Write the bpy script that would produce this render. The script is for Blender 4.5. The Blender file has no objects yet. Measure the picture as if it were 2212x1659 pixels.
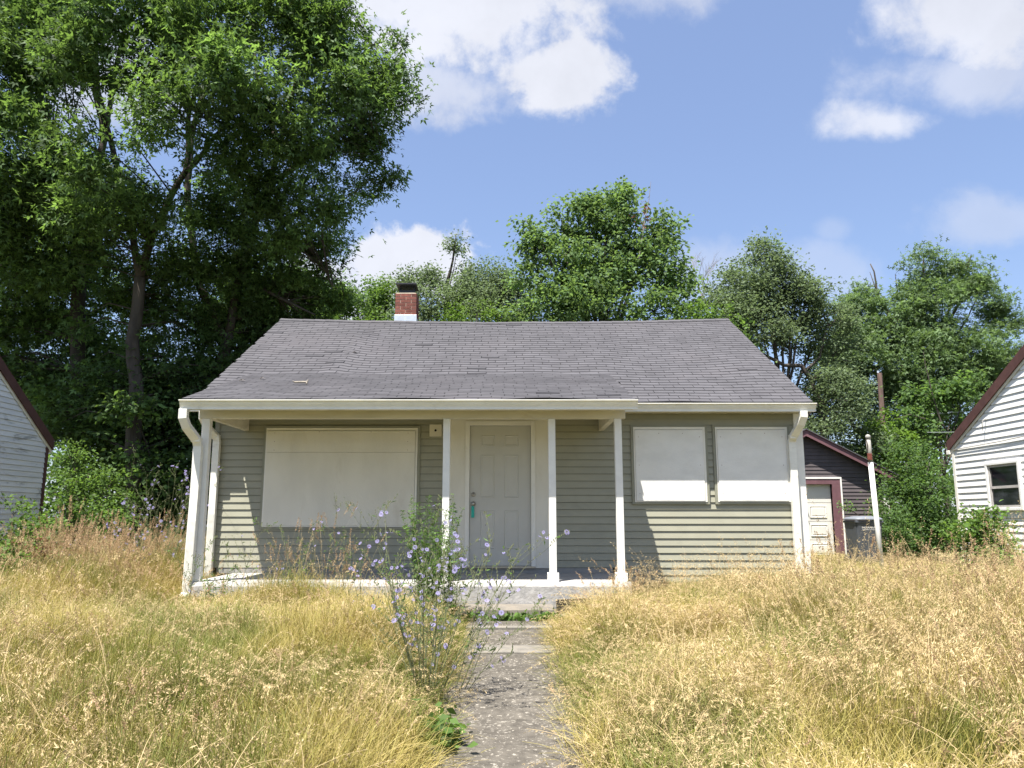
import bpy, math, random
import numpy as np
from mathutils import Vector, Matrix, Euler, noise as mnoise

S = bpy.context.scene
COL = S.collection
# ------------------------------------------------------------------ camera
FPX, CX, CY = 1661.0, 1106.0, 829.5          # focal length and centre in units of a 2212 px wide frame
PITCH = math.radians(9.8)
cam_data = bpy.data.cameras.new("camera")
cam = bpy.data.objects.new("camera", cam_data)
COL.objects.link(cam)
cam.location = (0, 0, 0)                     # eye point is the origin; the ground lies about 1.4 m below
cam.rotation_euler = (math.pi / 2 + PITCH, 0, 0)
cam_data.sensor_width = 36
cam_data.lens = 36 * FPX / 2212.0
cam_data.clip_start = 0.05
cam_data.clip_end = 2000
S.camera = cam

# ------------------------------------------------------------------ sun, sky, exposure
SUN_TO = Vector((0.70, 1.0, -2.9)).normalized()      # direction the light travels
SKY_STRENGTH = 0.079
SUN_STRENGTH = 5.0
EXPOSURE = 1.36
sun_d = bpy.data.lights.new("sun", 'SUN')
sun_d.energy = SUN_STRENGTH
sun_d.angle = math.radians(0.5)
sun_d.color = (1.0, 0.95, 0.87)
sun = bpy.data.objects.new("sun", sun_d)
COL.objects.link(sun)
sun.rotation_euler = SUN_TO.to_track_quat('-Z', 'Y').to_euler()
sun.location = (-10, -14, 40)

def pix(px, py):
    xp, yp = (px - CX) / FPX, (CY - py) / FPX
    c, s = math.cos(PITCH), math.sin(PITCH)
    return Vector((xp, c - yp * s, s + yp * c))

def at(px, py, Y):
    """the point at distance Y in front of the lens that is seen at px, py"""
    d = pix(px, py)
    return d * (Y / d.y)

world = bpy.data.worlds.new("World")
S.world = world
world.use_nodes = True
wt = world.node_tree
for n in list(wt.nodes):
    wt.nodes.remove(n)

class NT:
    def __init__(s, t): s.t = t
    def n(s, typ, **kw):
        nd = s.t.nodes.new(typ)
        for k, v in kw.items(): setattr(nd, k, v)
        return nd
    def put(s, sock, v):
        if v is None: return
        if isinstance(v, bpy.types.NodeSocket): s.t.links.new(v, sock)
        else: sock.default_value = v
    def math(s, op, a, b=None, c=None, clamp=False):
        nd = s.n('ShaderNodeMath', operation=op); nd.use_clamp = clamp
        s.put(nd.inputs[0], a); s.put(nd.inputs[1], b); s.put(nd.inputs[2], c)
        return nd.outputs[0]
    def vmath(s, op, a, b=None, scale=None):
        nd = s.n('ShaderNodeVectorMath', operation=op)
        s.put(nd.inputs[0], a); s.put(nd.inputs[1], b)
        if scale is not None: s.put(nd.inputs[3], scale)
        return nd.outputs[1] if op == 'LENGTH' else nd.outputs[0]
    def noise(s, vec, scale, detail=4, rough=0.55, dist=0.0):
        nd = s.n('ShaderNodeTexNoise')
        s.put(nd.inputs['Vector'], vec); s.put(nd.inputs['Scale'], scale)
        nd.inputs['Detail'].default_value = detail; nd.inputs['Roughness'].default_value = rough
        nd.inputs['Distortion'].default_value = dist
        return nd.outputs[0]
    def ss(s, v, a, b, to0=0.0, to1=1.0):
        nd = s.n('ShaderNodeMapRange'); nd.interpolation_type = 'SMOOTHSTEP'
        s.put(nd.inputs[0], v); nd.inputs[1].default_value = a; nd.inputs[2].default_value = b
        nd.inputs[3].default_value = to0; nd.inputs[4].default_value = to1
        return nd.outputs[0]
    def mix(s, f, a, b, blend='MIX'):
        nd = s.n('ShaderNodeMix', data_type='RGBA', blend_type=blend)
        s.put(nd.inputs[0], f); s.put(nd.inputs[6], a); s.put(nd.inputs[7], b)
        return nd.outputs[2]

W = NT(wt)
sky = W.n('ShaderNodeTexSky')
sky.sky_type = 'NISHITA'
sky.sun_disc = False
sky.sun_elevation = math.asin(-SUN_TO.z)
sky.sun_rotation = math.atan2(-SUN_TO.x, -SUN_TO.y) % (2 * math.pi)
sky.air_density = 1.0
sky.dust_density = 0.9
sky.ozone_density = 1.6
tc = W.n('ShaderNodeTexCoord').outputs['Generated']
sep = W.n('ShaderNodeSeparateXYZ'); W.put(sep.inputs[0], tc)
ysafe = W.math('MAXIMUM', sep.outputs[1], 0.08)
U = W.math('DIVIDE', sep.outputs[0], ysafe)
V = W.math('DIVIDE', sep.outputs[2], ysafe)
n1 = W.noise(tc, 8.5, 8, 0.58, 0.3)
n2 = W.noise(tc, 25.0, 6, 0.62, 0.2)
wob = W.math('ADD', W.math('MULTIPLY', W.math('SUBTRACT', n1, 0.5), 2.6), W.math('MULTIPLY', W.math('SUBTRACT', n2, 0.5), 1.1))
# clouds: a place in the sky, half widths, softness, thickness
CLOUDS = [(1010, 20, 330, 165, 0.6, 1.0), (1225, 150, 130, 90, 0.55, 1.0), (900, 190, 190, 80, 0.8, 0.7), (1390, -60, 220, 100, 0.9, 0.65),
          (880, 560, 170, 92, 0.35, 1.0), (760, 620, 160, 120, 0.4, 0.9), (2100, 40, 260, 140, 0.8, 0.95), (2080, 175, 240, 80, 1.0, 0.6),
          (1905, 262, 130, 50, 0.95, 0.85), (2160, 470, 170, 60, 1.0, 0.4), (1790, 590, 130, 60, 1.1, 0.3), (1800, 495, 34, 25, 1.2, 0.2),
          (1530, 600, 120, 90, 0.9, 0.35), (240, 150, 180, 160, 0.9, 0.7)]
cover = None
for (px, py, rw, rh, soft, dens) in CLOUDS:
    c = pix(px, py); u0, v0 = c.x / c.y, c.z / c.y
    du = W.math('DIVIDE', W.math('SUBTRACT', U, u0), rw / FPX)
    dv = W.math('DIVIDE', W.math('SUBTRACT', V, v0), rh / FPX)
    r = W.math('SQRT', W.math('ADD', W.math('MULTIPLY', du, du), W.math('MULTIPLY', dv, dv)))
    r = W.math('ADD', r, wob)
    m = W.ss(r, 1.0 + soft * 0.4, 1.0 - soft * 0.7, 0.0, dens)
    cover = m if cover is None else W.math('MAXIMUM', cover, m)
ahead = W.ss(sep.outputs[1], 0.1, 0.25)
# the rest of the sky carries the same kind of scattered fair-weather cloud
n3 = W.noise(tc, 2.6, 8, 0.55, 0.3)
rest = W.math('MULTIPLY', W.ss(n3, 0.53, 0.68), W.ss(sep.outputs[2], 0.0, 0.25))
offside = W.math('SUBTRACT', 1.0, ahead)
cover = W.math('ADD', W.math('MULTIPLY', cover, ahead), W.math('MULTIPLY', rest, offside), clamp=True)
shade = W.ss(W.noise(tc, 4.0, 6, 0.6), 0.3, 0.7, 0.86, 1.04)
cc = W.n('ShaderNodeCombineXYZ')
W.put(cc.inputs[0], W.math('MULTIPLY', shade, 4.45)); W.put(cc.inputs[1], W.math('MULTIPLY', shade, 4.55)); W.put(cc.inputs[2], W.math('MULTIPLY', shade, 4.95))
haze_sky = W.mix(0.33, sky.outputs[0], (2.1, 2.75, 4.9, 1))
skycol = W.mix(W.math('MULTIPLY', cover, 0.93), haze_sky, cc.outputs[0])
bg = W.n('ShaderNodeBackground'); W.put(bg.inputs[0], skycol); bg.inputs[1].default_value = SKY_STRENGTH
wo = W.n('ShaderNodeOutputWorld'); wt.links.new(bg.outputs[0], wo.inputs[0])

S.view_settings.view_transform = 'Standard'
S.view_settings.look = 'None'
S.view_settings.gamma = 1
S.view_settings.exposure = EXPOSURE
S.view_settings.use_curve_mapping = False
S.render.engine = 'CYCLES'
S.cycles.max_bounces = 6
S.cycles.diffuse_bounces = 3
S.cycles.transmission_bounces = 3
S.cycles.transparent_max_bounces = 4

# ------------------------------------------------------------------ materials
def mat(name, base, var=0.12, scale=4.0, rough=0.8, bump=0.0, bscale=60.0, spec=0.3, vv=0.0, trans=0.0,
        tcol=None, world_pos=False, streak=0.0, dirt=None, dscale=2.0, metal=0.0, stretch=None, dthr=(0.55, 0.75), damt=0.6):
    m = bpy.data.materials.new(name); m.use_nodes = True
    t = m.node_tree
    for n in list(t.nodes): t.nodes.remove(n)
    N = NT(t)
    if world_pos: co = N.n('ShaderNodeNewGeometry').outputs['Position']
    else: co = N.n('ShaderNodeTexCoord').outputs['Object']
    if stretch:
        co2 = N.vmath('MULTIPLY', co, stretch)
    else: co2 = co
    nz = N.noise(co2, scale, 5, 0.6)
    f = N.ss(nz, 0.3, 0.7, 1 - var, 1 + var)
    if vv:
        a = N.n('ShaderNodeAttribute'); a.attribute_name = 'v'
        f = N.math('MULTIPLY', f, N.math('ADD', 1.0, N.math('MULTIPLY', N.math('SUBTRACT', a.outputs['Fac'], 0.5), 2 * vv)))
    cb = N.n('ShaderNodeVectorMath', operation='SCALE')
    cb.inputs[0].default_value = base[:3]; N.put(cb.inputs[3], f)
    colr = cb.outputs[0]
    if dirt:
        dn = N.noise(co2, dscale, 7, 0.68, 0.4)
        dn = N.math('MULTIPLY', N.ss(dn, dthr[0], dthr[1]), damt)
        colr = N.mix(dn, colr, (*dirt, 1))
    p = N.n('ShaderNodeBsdfPrincipled')
    N.put(p.inputs['Base Color'], colr)
    p.inputs['Roughness'].default_value = rough
    p.inputs['Specular IOR Level'].default_value = spec
    p.inputs['Metallic'].default_value = metal
    if bump:
        b = N.n('ShaderNodeBump'); b.inputs['Strength'].default_value = 1.0
        b.inputs['Distance'].default_value = bump
        N.put(b.inputs['Height'], N.noise(co2, bscale, 5, 0.65))
        t.links.new(b.outputs[0], p.inputs['Normal'])
    out = N.n('ShaderNodeOutputMaterial')
    sh = p.outputs[0]
    if trans:
        tr = N.n('ShaderNodeBsdfTranslucent')
        if tcol:
            c2 = N.n('ShaderNodeVectorMath', operation='SCALE'); c2.inputs[0].default_value = tcol; N.put(c2.inputs[3], f)
            t.links.new(c2.outputs[0], tr.inputs[0])
        else: N.put(tr.inputs[0], colr)
        mx = N.n('ShaderNodeMixShader'); mx.inputs[0].default_value = trans
        t.links.new(p.outputs[0], mx.inputs[1]); t.links.new(tr.outputs[0], mx.inputs[2]); sh = mx.outputs[0]
    t.links.new(sh, out.inputs[0])
    return m

MT = {}
MT['white'] = mat('white_paint', (.72, .70, .64), .05, 3, .45, .0006, 90, .4, dirt=(.42, .36, .24), dscale=1.6, dthr=(.56, .8), damt=.35)
MT['post'] = mat('white_post_paint', (.76, .75, .71), .05, 6, .5, .0012, 50, .35, dirt=(.5, .42, .3), dscale=4, dthr=(.6, .8), damt=.4)
MT['beam'] = mat('cream_beam_paint', (.60, .56, .45), .07, 3, .55, .001, 60, .3, dirt=(.36, .28, .17), dscale=2.0, stretch=(.5, 1, 2), dthr=(.57, .78), damt=.5)
MT['gutter'] = mat('gutter_metal', (.74, .73, .67), .05, 4, .35, 0, 50, .45, dirt=(.32, .27, .17), dscale=2.2, stretch=(1.6, 1, 3), dthr=(.55, .78), damt=.45)
MT['board'] = mat('painted_board', (.67, .645, .57), .045, 1.5, .6, .0022, 42, .3, dirt=(.44, .38, .28), dscale=2.1, dthr=(.54, .8), damt=.4, stretch=(1.6, 1, .7))
MT['siding'] = mat('green_siding', (.30, .295, .228), .05, 2.5, .5, .0005, 80, .35, vv=.03, dirt=(.17, .165, .12), dscale=1.4, stretch=(1, 1, 1.5), damt=.3)
MT['siding_trim'] = mat('green_trim', (.25, .25, .195), .05, 3, .5)
MT['soffit'] = mat('vented_soffit', (.62, .59, .48), .06, 6, .6)
MT['door'] = mat('door_paint', (.50, .49, .445), .04, 2, .5, .0004, 70, .35, dirt=(.36, .33, .27), dscale=2.4, damt=.25)
MT['shingle'] = mat('asphalt_shingle', (.088, .086, .094), .10, 3, .95, .0016, 190, .15, vv=.07, dirt=(.105, .10, .108), dscale=.7, dthr=(.45, .7), damt=.6)
MT['deck'] = mat('roof_underlay', (.02, .02, .02), .1, 3, .95)
MT['concrete'] = mat('painted_concrete', (.18, .163, .14), .12, 4, .85, .004, 22, .2, dirt=(.27, .23, .18), dscale=2.2, dthr=(.48, .68), damt=.6)
MT['slabface'] = mat('rough_concrete', (.37, .36, .345), .1, 5, .85, .012, 14, .2, dirt=(.17, .15, .12), dscale=3.0, dthr=(.52, .7), damt=.55)
MT['wallback'] = mat('siding_shadow_backing', (.05, .05, .04), .1, 4, .9)  # near-black wall behind the planks: shadow lines put into the colour of the gaps
MT['foundation'] = mat('foundation_paint', (.27, .265, .25), .1, 4, .85, .003, 30, .2)
MT['path'] = mat('pebbled_concrete', (.10, .090, .075), .25, 9, .9, .010, 55, .2, vv=.15, dirt=(.36, .33, .28), dscale=34.0, dthr=(.56, .63), damt=.85)
MT['pathedge'] = mat('worn_white_concrete', (.185, .172, .15), .15, 9, .9, .006, 40, .2, dirt=(.2, .18, .15), dscale=9, dthr=(.5, .6), damt=.7)
MT['brick'] = mat('red_brick', (.17, .066, .052), .18, 14, .9, .003, 70, .2, vv=.28, dirt=(.07, .045, .045), dscale=6, dthr=(.58, .7), damt=.55)
MT['mortar'] = mat('mortar', (.42, .34, .27), .12, 20, .95, .003, 60)
MT['crown_cement'] = mat('chimney_cement', (.55, .47, .36), .1, 10, .9, .003, 40)
MT['flashing'] = mat('galvanised_flashing', (.62, .66, .70), .1, 8, .35, .004, 7, .5, metal=.55)
MT['black'] = mat('black_metal', (.02, .022, .026), .1, 8, .5, spec=.4)
MT['steel'] = mat('satin_steel', (.38, .36, .32), .1, 20, .3, spec=.5, metal=.8)
MT['teal'] = mat('teal_plastic', (.03, .38, .30), .1, 30, .45)
MT['rust'] = mat('rusted_iron', (.16, .05, .035), .3, 20, .9, .002, 60)
MT['darkhole'] = mat('dark_plug', (.01, .01, .01), 0, 5, .8)
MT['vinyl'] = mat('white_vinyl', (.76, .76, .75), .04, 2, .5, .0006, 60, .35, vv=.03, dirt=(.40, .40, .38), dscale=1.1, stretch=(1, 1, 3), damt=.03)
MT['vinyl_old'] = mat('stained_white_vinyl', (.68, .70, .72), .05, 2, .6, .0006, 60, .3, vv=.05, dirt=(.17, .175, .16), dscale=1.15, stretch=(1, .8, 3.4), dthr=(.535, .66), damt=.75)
MT['maroon'] = mat('maroon_trim', (.15, .076, .087), .1, 6, .6, .001, 60)
MT['brownroof'] = mat('brown_fascia', (.085, .04, .036), .15, 6, .7, .001, 60)
MT['darkside'] = mat('charcoal_clapboard', (.094, .080, .084), .1, 3, .7, .0008, 70, .25, vv=.08)
MT['gdoor'] = mat('garage_door_paint', (.66, .64, .59), .04, 2, .5)
MT['glass'] = mat('window_glass', (.012, .014, .017), .1, 2, .05, spec=.8)
MT['sash'] = mat('weathered_sash', (.42, .40, .38), .15, 12, .6)
MT['bin'] = mat('grey_bin_plastic', (.075, .083, .098), .1, 5, .45, .0006, 90, .4)
MT['binlid'] = mat('faded_bin_lid', (.17, .185, .21), .1, 5, .5)
MT['print'] = mat('white_print', (.72, .72, .72), .02, 5, .6)
MT['pole_white'] = mat('chalky_white_pole', (.70, .69, .66), .06, 5, .6, .001, 60, .3, dirt=(.16, .15, .16), dscale=5, stretch=(1, 1, .5), dthr=(.6, .68), damt=.7)
MT['pole_grey'] = mat('bare_grey_pole', (.30, .29, .26), .15, 6, .7, .001, 60, dirt=(.10, .08, .07), dscale=4, damt=.7)
MT['oldwood'] = mat('weathered_wood', (.15, .10, .085), .3, 5, .95, .006, 20, stretch=(3, 3, .4))
MT['darkwood'] = mat('dark_timber', (.05, .042, .036), .25, 6, .9, .004, 30)
MT['stick'] = mat('barkless_stick', (.26, .23, .19), .25, 12, .9, .004, 40)
MT['cable'] = mat('cable', (.09, .09, .10), 0, 5, .6)
MT['bark'] = mat('grey_bark', (.078, .067, .057), .3, 3, .95, .02, 14, .1, stretch=(1, 1, .3))
MT['bark_dark'] = mat('dark_bark', (.075, .064, .055), .3, 3, .95, .02, 14, .1, stretch=(1, 1, .3))
MT['twig'] = mat('dry_twig', (.24, .21, .20), .2, 6, .9)
def foliage(name, base, tcol, trans=.38, vv=.30):
    return mat(name, base, .16, .9, .6, 0, 50, .25, vv=vv, trans=trans, tcol=tcol)
MT['lf_maple'] = foliage('silver_maple_leaves', (.080, .138, .048), (.15, .25, .045), .44, .5)
MT['lf_bright'] = foliage('bright_green_leaves', (.10, .175, .042), (.16, .27, .04), .45)
MT['lf_mid'] = foliage('mid_green_leaves', (.082, .145, .046), (.14, .24, .045), .45)
MT['lf_grey'] = foliage('grey_green_leaves', (.135, .185, .098), (.165, .23, .09), .45)
MT['lf_pear'] = foliage('glossy_green_leaves', (.11, .185, .07), (.18, .28, .065), .45)
MT['lf_silver'] = foliage('silvery_maple_leaves', (.13, .195, .09), (.16, .25, .065), .45)
MT['lf_lime'] = foliage('lime_green_leaves', (.11, .19, .026), (.16, .28, .03))
MT['lf_dead'] = foliage('dead_red_leaves', (.20, .07, .04), (.2, .07, .03))
MT['lf_brown'] = foliage('brown_dead_leaves', (.15, .085, .04), (.15, .08, .03))
MT['lf_far'] = foliage('far_leaves', (.05, .095, .028), (.07, .13, .025))
MT['stem'] = mat('weed_stem', (.14, .155, .075), .2, 8, .7)
MT['petal'] = mat('chicory_petal', (.36, .32, .60), .12, 20, .7, trans=.3, tcol=(.34, .31, .58))
MT['weedleaf'] = foliage('weed_leaf', (.11, .2, .045), (.16, .28, .05))

# ------------------------------------------------------------------ mesh helpers
class MB:
    """collects shapes in world coordinates; build() makes ONE mesh object"""
    def __init__(s): s.v = []; s.f = []; s.a = []
    def add(s, vs, fs, a=0.5):
        o = len(s.v); s.v += [tuple(p) for p in vs]; s.f += [tuple(i + o for i in f) for f in fs]; s.a += [a] * len(fs); return s
    def box(s, x0, x1, y0, y1, z0, z1, a=0.5):
        vs = [(x0, y0, z0), (x1, y0, z0), (x1, y1, z0), (x0, y1, z0), (x0, y0, z1), (x1, y0, z1), (x1, y1, z1), (x0, y1, z1)]
        return s.add(vs, [(0, 3, 2, 1), (4, 5, 6, 7), (0, 1, 5, 4), (1, 2, 6, 5), (2, 3, 7, 6), (3, 0, 4, 7)], a)
    def hexa(s, vs, a=0.5):
        return s.add(vs, [(0, 3, 2, 1), (4, 5, 6, 7), (0, 1, 5, 4), (1, 2, 6, 5), (2, 3, 7, 6), (3, 0, 4, 7)], a)
    def extrude(s, prof, axis, a0, a1, a=0.5):
        """prof: 2D points; axis 'x': prof=(y,z); 'y': prof=(x,z); 'z': prof=(x,y)"""
        n = len(prof)
        def P(p, q):
            return {'x': (q, p[0], p[1]), 'y': (p[0], q, p[1]), 'z': (p[0], p[1], q)}[axis]
        vs = [P(p, a0) for p in prof] + [P(p, a1) for p in prof]
        fs = [(i, (i + 1) % n, n + (i + 1) % n, n + i) for i in range(n)]
        fs += [tuple(range(n - 1, -1, -1)), tuple(range(n, 2 * n))]
        return s.add(vs, fs, a)
    def tube(s, pts, radii, sides=8, caps=True, a=0.5):
        pts = [Vector(p) for p in pts]
        if not hasattr(radii, '__len__'): radii = [radii] * len(pts)
        vs = []; fs = []
        ref = None
        for i, p in enumerate(pts):
            d = (pts[min(i + 1, len(pts) - 1)] - pts[max(i - 1, 0)])
            if d.length < 1e-9: d = Vector((0, 0, 1))
            d.normalize()
            if ref is None:
                ref = Vector((1, 0, 0)) if abs(d.x) < .8 else Vector((0, 1, 0))
            u = (ref - d * ref.dot(d)).normalized(); w = d.cross(u); ref = u
            for k in range(sides):
                t = 2 * math.pi * k / sides
                vs.append(p + (u * math.cos(t) + w * math.sin(t)) * radii[i])
        for i in range(len(pts) - 1):
            for k in range(sides):
                k2 = (k + 1) % sides
                fs.append((i * sides + k, i * sides + k2, (i + 1) * sides + k2, (i + 1) * sides + k))
        if caps:
            fs.append(tuple(range(sides - 1, -1, -1))); e = (len(pts) - 1) * sides; fs.append(tuple(range(e, e + sides)))
        return s.add(vs, fs, a)
    def recttube(s, pts, w, d, up=Vector((0, 1, 0)), a=0.5):
        """rectangular pipe: w along X-ish, d along up-ish"""
        pts = [Vector(p) for p in pts]; vs = []; fs = []
        for i, p in enumerate(pts):
            t = (pts[min(i + 1, len(pts) - 1)] - pts[max(i - 1, 0)]).normalized()
            q = up - t * up.dot(t); q.normalize(); r = q.cross(t)
            for (a1, b1) in ((-1, -1), (1, -1), (1, 1), (-1, 1)):
                vs.append(p + r * (a1 * w / 2) + q * (b1 * d / 2))
        for i in range(len(pts) - 1):
            for k in range(4):
                fs.append((i * 4 + k, i * 4 + (k + 1) % 4, (i + 1) * 4 + (k + 1) % 4, (i + 1) * 4 + k))
        fs.append((3, 2, 1, 0)); e = (len(pts) - 1) * 4; fs.append((e, e + 1, e + 2, e + 3))
        return s.add(vs, fs, a)
    def build(s, name, m, parent=None, bevel=0.0, smooth=False, origin=None):
        off = Vector((0, 0, 0))
        if parent is not None: off = root_loc(parent)
        elif origin is not None: off = Vector(origin)
        me = bpy.data.meshes.new(name)
        me.from_pydata([(x - off.x, y - off.y, z - off.z) for x, y, z in s.v], [], s.f)
        at_ = me.attributes.new('v', 'FLOAT', 'FACE'); at_.data.foreach_set('value', s.a)
        me.materials.append(m)
        if smooth: me.shade_smooth() if hasattr(me, 'shade_smooth') else None
        me.update()
        o = bpy.data.objects.new(name, me); COL.objects.link(o)
        if parent is not None: o.parent = parent
        elif origin is not None: o.location = off
        if bevel:
            b = o.modifiers.new('bevel', 'BEVEL'); b.width = bevel; b.segments = 2; b.limit_method = 'ANGLE'
        return o

def root_loc(o):
    v = Vector((0, 0, 0))
    while o is not None: v += o.location; o = o.parent
    return v

def np_mesh(name, V_, F_, m, parent=None, v=None, smooth=False):
    """fast mesh: V_ (n,3) world coordinates, F_ (m,k)"""
    off = np.array(root_loc(parent)) if parent is not None else np.zeros(3)
    V_ = (V_ - off).astype(np.float32); F_ = F_.astype(np.int32); k = F_.shape[1]
    me = bpy.data.meshes.new(name)
    me.vertices.add(len(V_)); me.vertices.foreach_set('co', V_.ravel())
    me.loops.add(F_.size); me.loops.foreach_set('vertex_index', F_.ravel())
    me.polygons.add(len(F_)); me.polygons.foreach_set('loop_start', np.arange(0, F_.size, k, dtype=np.int32))
    if v is not None:
        at_ = me.attributes.new('v', 'FLOAT', 'FACE'); at_.data.foreach_set('value', v.astype(np.float32))
    me.materials.append(m); me.update(calc_edges=True)
    o = bpy.data.objects.new(name, me); COL.objects.link(o)
    if parent is not None: o.parent = parent
    return o

def thing(name, loc, label, cat, group=None):
    o = bpy.data.objects.new(name, None); COL.objects.link(o); o.location = loc
    o.empty_display_size = .2
    o['label'] = label; o['category'] = cat
    if group: o['group'] = group
    return o
def tag(o, label=None, cat=None, group=None, kind=None):
    if label: o['label'] = label
    if cat: o['category'] = cat
    if group: o['group'] = group
    if kind: o['kind'] = kind
    return o
def lerp(a, b, t): return a + (b - a) * t
def sstep(a, b, x):
    t = min(1, max(0, (x - a) / (b - a))); return t * t * (3 - 2 * t)

# ------------------------------------------------------------------ ground
def ground_z(x, y):
    z = lerp(-1.40, -1.10, sstep(3.5, 10.0, y))
    z += 0.035 * mnoise.noise((x * .5, y * .5, 3.1))
    k = 1 - sstep(.5, .95, abs(x - 0.0))
    if y < 10.3 and k > 0:
        z = lerp(z, path_z(y) - .06, k)
    if y > 24: z += sstep(24, 60, y) * 0.3
    return z
def path_z(y): return lerp(-1.43, -1.215, min(1, max(0, (y - 3) / 6.0)))

def grid_axis(lo, hi, step, far):
    a = list(np.arange(lo, hi + 1e-6, step))
    d = step
    while a[-1] < far: d *= 1.35; a.append(a[-1] + d)
    d = step
    while a[0] > -far: d *= 1.35; a.insert(0, a[0] - d)
    return a
xs = grid_axis(-10, 12, .25, 600); ys = grid_axis(0, 22, .25, 600)
gm = MB()
gm.v = [(x, y, ground_z(x, y)) for y in ys for x in xs]
nx = len(xs)
gm.f = [(j * nx + i, j * nx + i + 1, (j + 1) * nx + i + 1, (j + 1) * nx + i) for j in range(len(ys) - 1) for i in range(nx - 1)]
gm.a = [.5] * len(gm.f)
MT['ground'] = mat('dry_lawn_soil', (.135, .125, .055), .25, 2.2, .95, .03, 12, .1, dirt=(.06, .075, .025), dscale=.9, dthr=(.45, .6), damt=.8)
ground = gm.build('ground', MT['ground'], smooth=True)
tag(ground, 'dry grassy ground of the yard', kind='structure')
# ------------------------------------------------------------------ the boarded-up cottage
RNG = random.Random(7)
WY = 11.5
WX0, WX1 = -4.45, 4.34
house = thing('cottage', (0, WY, -1.1), 'small sage green boarded up cottage with a grey shingle roof and a front porch', 'house')
EAVE_Y, EAVE_Z, RIDGE_Y, RIDGE_Z = 11.13, 1.655, 15.19, 3.957
K = (RIDGE_Z - EAVE_Z) / (RIDGE_Y - EAVE_Y)
RX0, RX1 = -4.70, 4.40
PX0, PX1, PY0, PZ0, PY1 = -4.20, 1.57, 9.68, 1.482, 12.25
PK = (EAVE_Z + K * (PY1 - EAVE_Y) - PZ0) / (PY1 - PY0)
def main_z(x, y):
    t = (y - EAVE_Y) / (RIDGE_Y - EAVE_Y)
    z = EAVE_Z + K * (y - EAVE_Y)
    z -= .075 * t * (1 - ((x + .15) / 4.6) ** 2)
    z += .030 * math.exp(-((x + 2.75 + .25 * (1 - t)) / .16) ** 2) * sstep(.0, .35, t) * (1 - sstep(.75, .95, t))
    z -= .030 * math.exp(-((x + 2.25) / .35) ** 2) * sstep(.1, .4, t) * (1 - sstep(.7, .95, t))
    z -= .03 * math.exp(-((x - 2.6) / .8) ** 2) * math.sin(math.pi * min(1, max(0, t)))
    z += .012 * mnoise.noise((x * 1.1, y * .8, 0)) + .010 * math.sin(x * 5.2) * math.sin(math.pi * min(1, max(0, t))) * .6
    return z
def porch_z(x, y):
    t = (y - PY0) / (PY1 - PY0)
    return PZ0 + PK * (y - PY0) + .012 * mnoise.noise((x * 1.3, y, 7)) * (.4 + t) + .006 * math.sin(x * 4.1)

def surf(fn, x0, x1, y0, y1, nx_, ny_, drop):
    m_ = MB()
    for j in range(ny_ + 1):
        for i in range(nx_ + 1):
            x = lerp(x0, x1, i / nx_); y = lerp(y0, y1, j / ny_); m_.v.append((x, y, fn(x, y) - drop))
    for j in range(ny_ + 1):
        for i in range(nx_ + 1):
            x = lerp(x0, x1, i / nx_); y = lerp(y0, y1, j / ny_); m_.v.append((x, y, fn(x, y) - drop - .03))
    w = nx_ + 1; o = w * (ny_ + 1)
    for j in range(ny_):
        for i in range(nx_):
            a = j * w + i; m_.f.append((a, a + 1, a + w + 1, a + w)); m_.f.append((o + a, o + a + w, o + a + w + 1, o + a + 1))
    for i in range(nx_):
        m_.f.append((o + i, o + i + 1, i + 1, i)); a = ny_ * w + i; m_.f.append((a, a + 1, o + a + 1, o + a))
    for j in range(ny_):
        a = j * w; m_.f.append((a, a + w, o + a + w, o + a)); a = j * w + nx_; m_.f.append((o + a, o + a + w, a + w, a))
    m_.a = [.5] * len(m_.f)
    return m_
roof = surf(main_z, RX0 + .03, RX1 - .03, EAVE_Y + .02, RIDGE_Y, 40, 20, .018).build('roof', MT['deck'], house)
def back_z(x, y): return main_z(x, 2 * RIDGE_Y - y)
bk = surf(back_z, RX0, RX1, RIDGE_Y, 2 * RIDGE_Y - EAVE_Y, 40, 16, .0)
bk.build('rear_roof_slope', MT['shingle'], house)
porch_roof = surf(porch_z, PX0 + .02, PX1 - .02, PY0 + .02, PY1 + .05, 30, 10, .018).build('porch_roof', MT['deck'], house)

# shingles: every tab its own piece
tabs = []
def shingle_rows(fn, x0, x1, y0, y1, slope, skip, parent, phase=0.0):
    step = .1285 / math.sqrt(1 + slope * slope)
    n = int(round((y1 - y0) / step)); step = (y1 - y0) / n
    for r_ in range(n):
        ya = y0 + r_ * step; yb = min(y1, ya + step * 1.12)
        off = (.1525 if r_ % 2 else 0) + phase + .02 * (r_ % 3) + RNG.uniform(-.012, .012)
        x = x0 - .305 + off % .305
        while x < x1 - .02:
            a, b = max(x0, x), min(x1, x + .305)
            if b - a > .04 and not (skip and skip((a + b) / 2, ya)):
                tabs.append((fn, a + (.0042 if a > x0 else 0), b - (.0042 if b < x1 else 0), ya, yb, parent, r_ == 0))
            x += .305
def covered(x, y): return PX0 < x < PX1 and y < PY1 - .13
shingle_rows(main_z, RX0, RX1, EAVE_Y, RIDGE_Y, K, covered, roof)
shingle_rows(porch_z, PX0, PX1, PY0, PY1, PK, None, porch_roof, .1)
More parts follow.
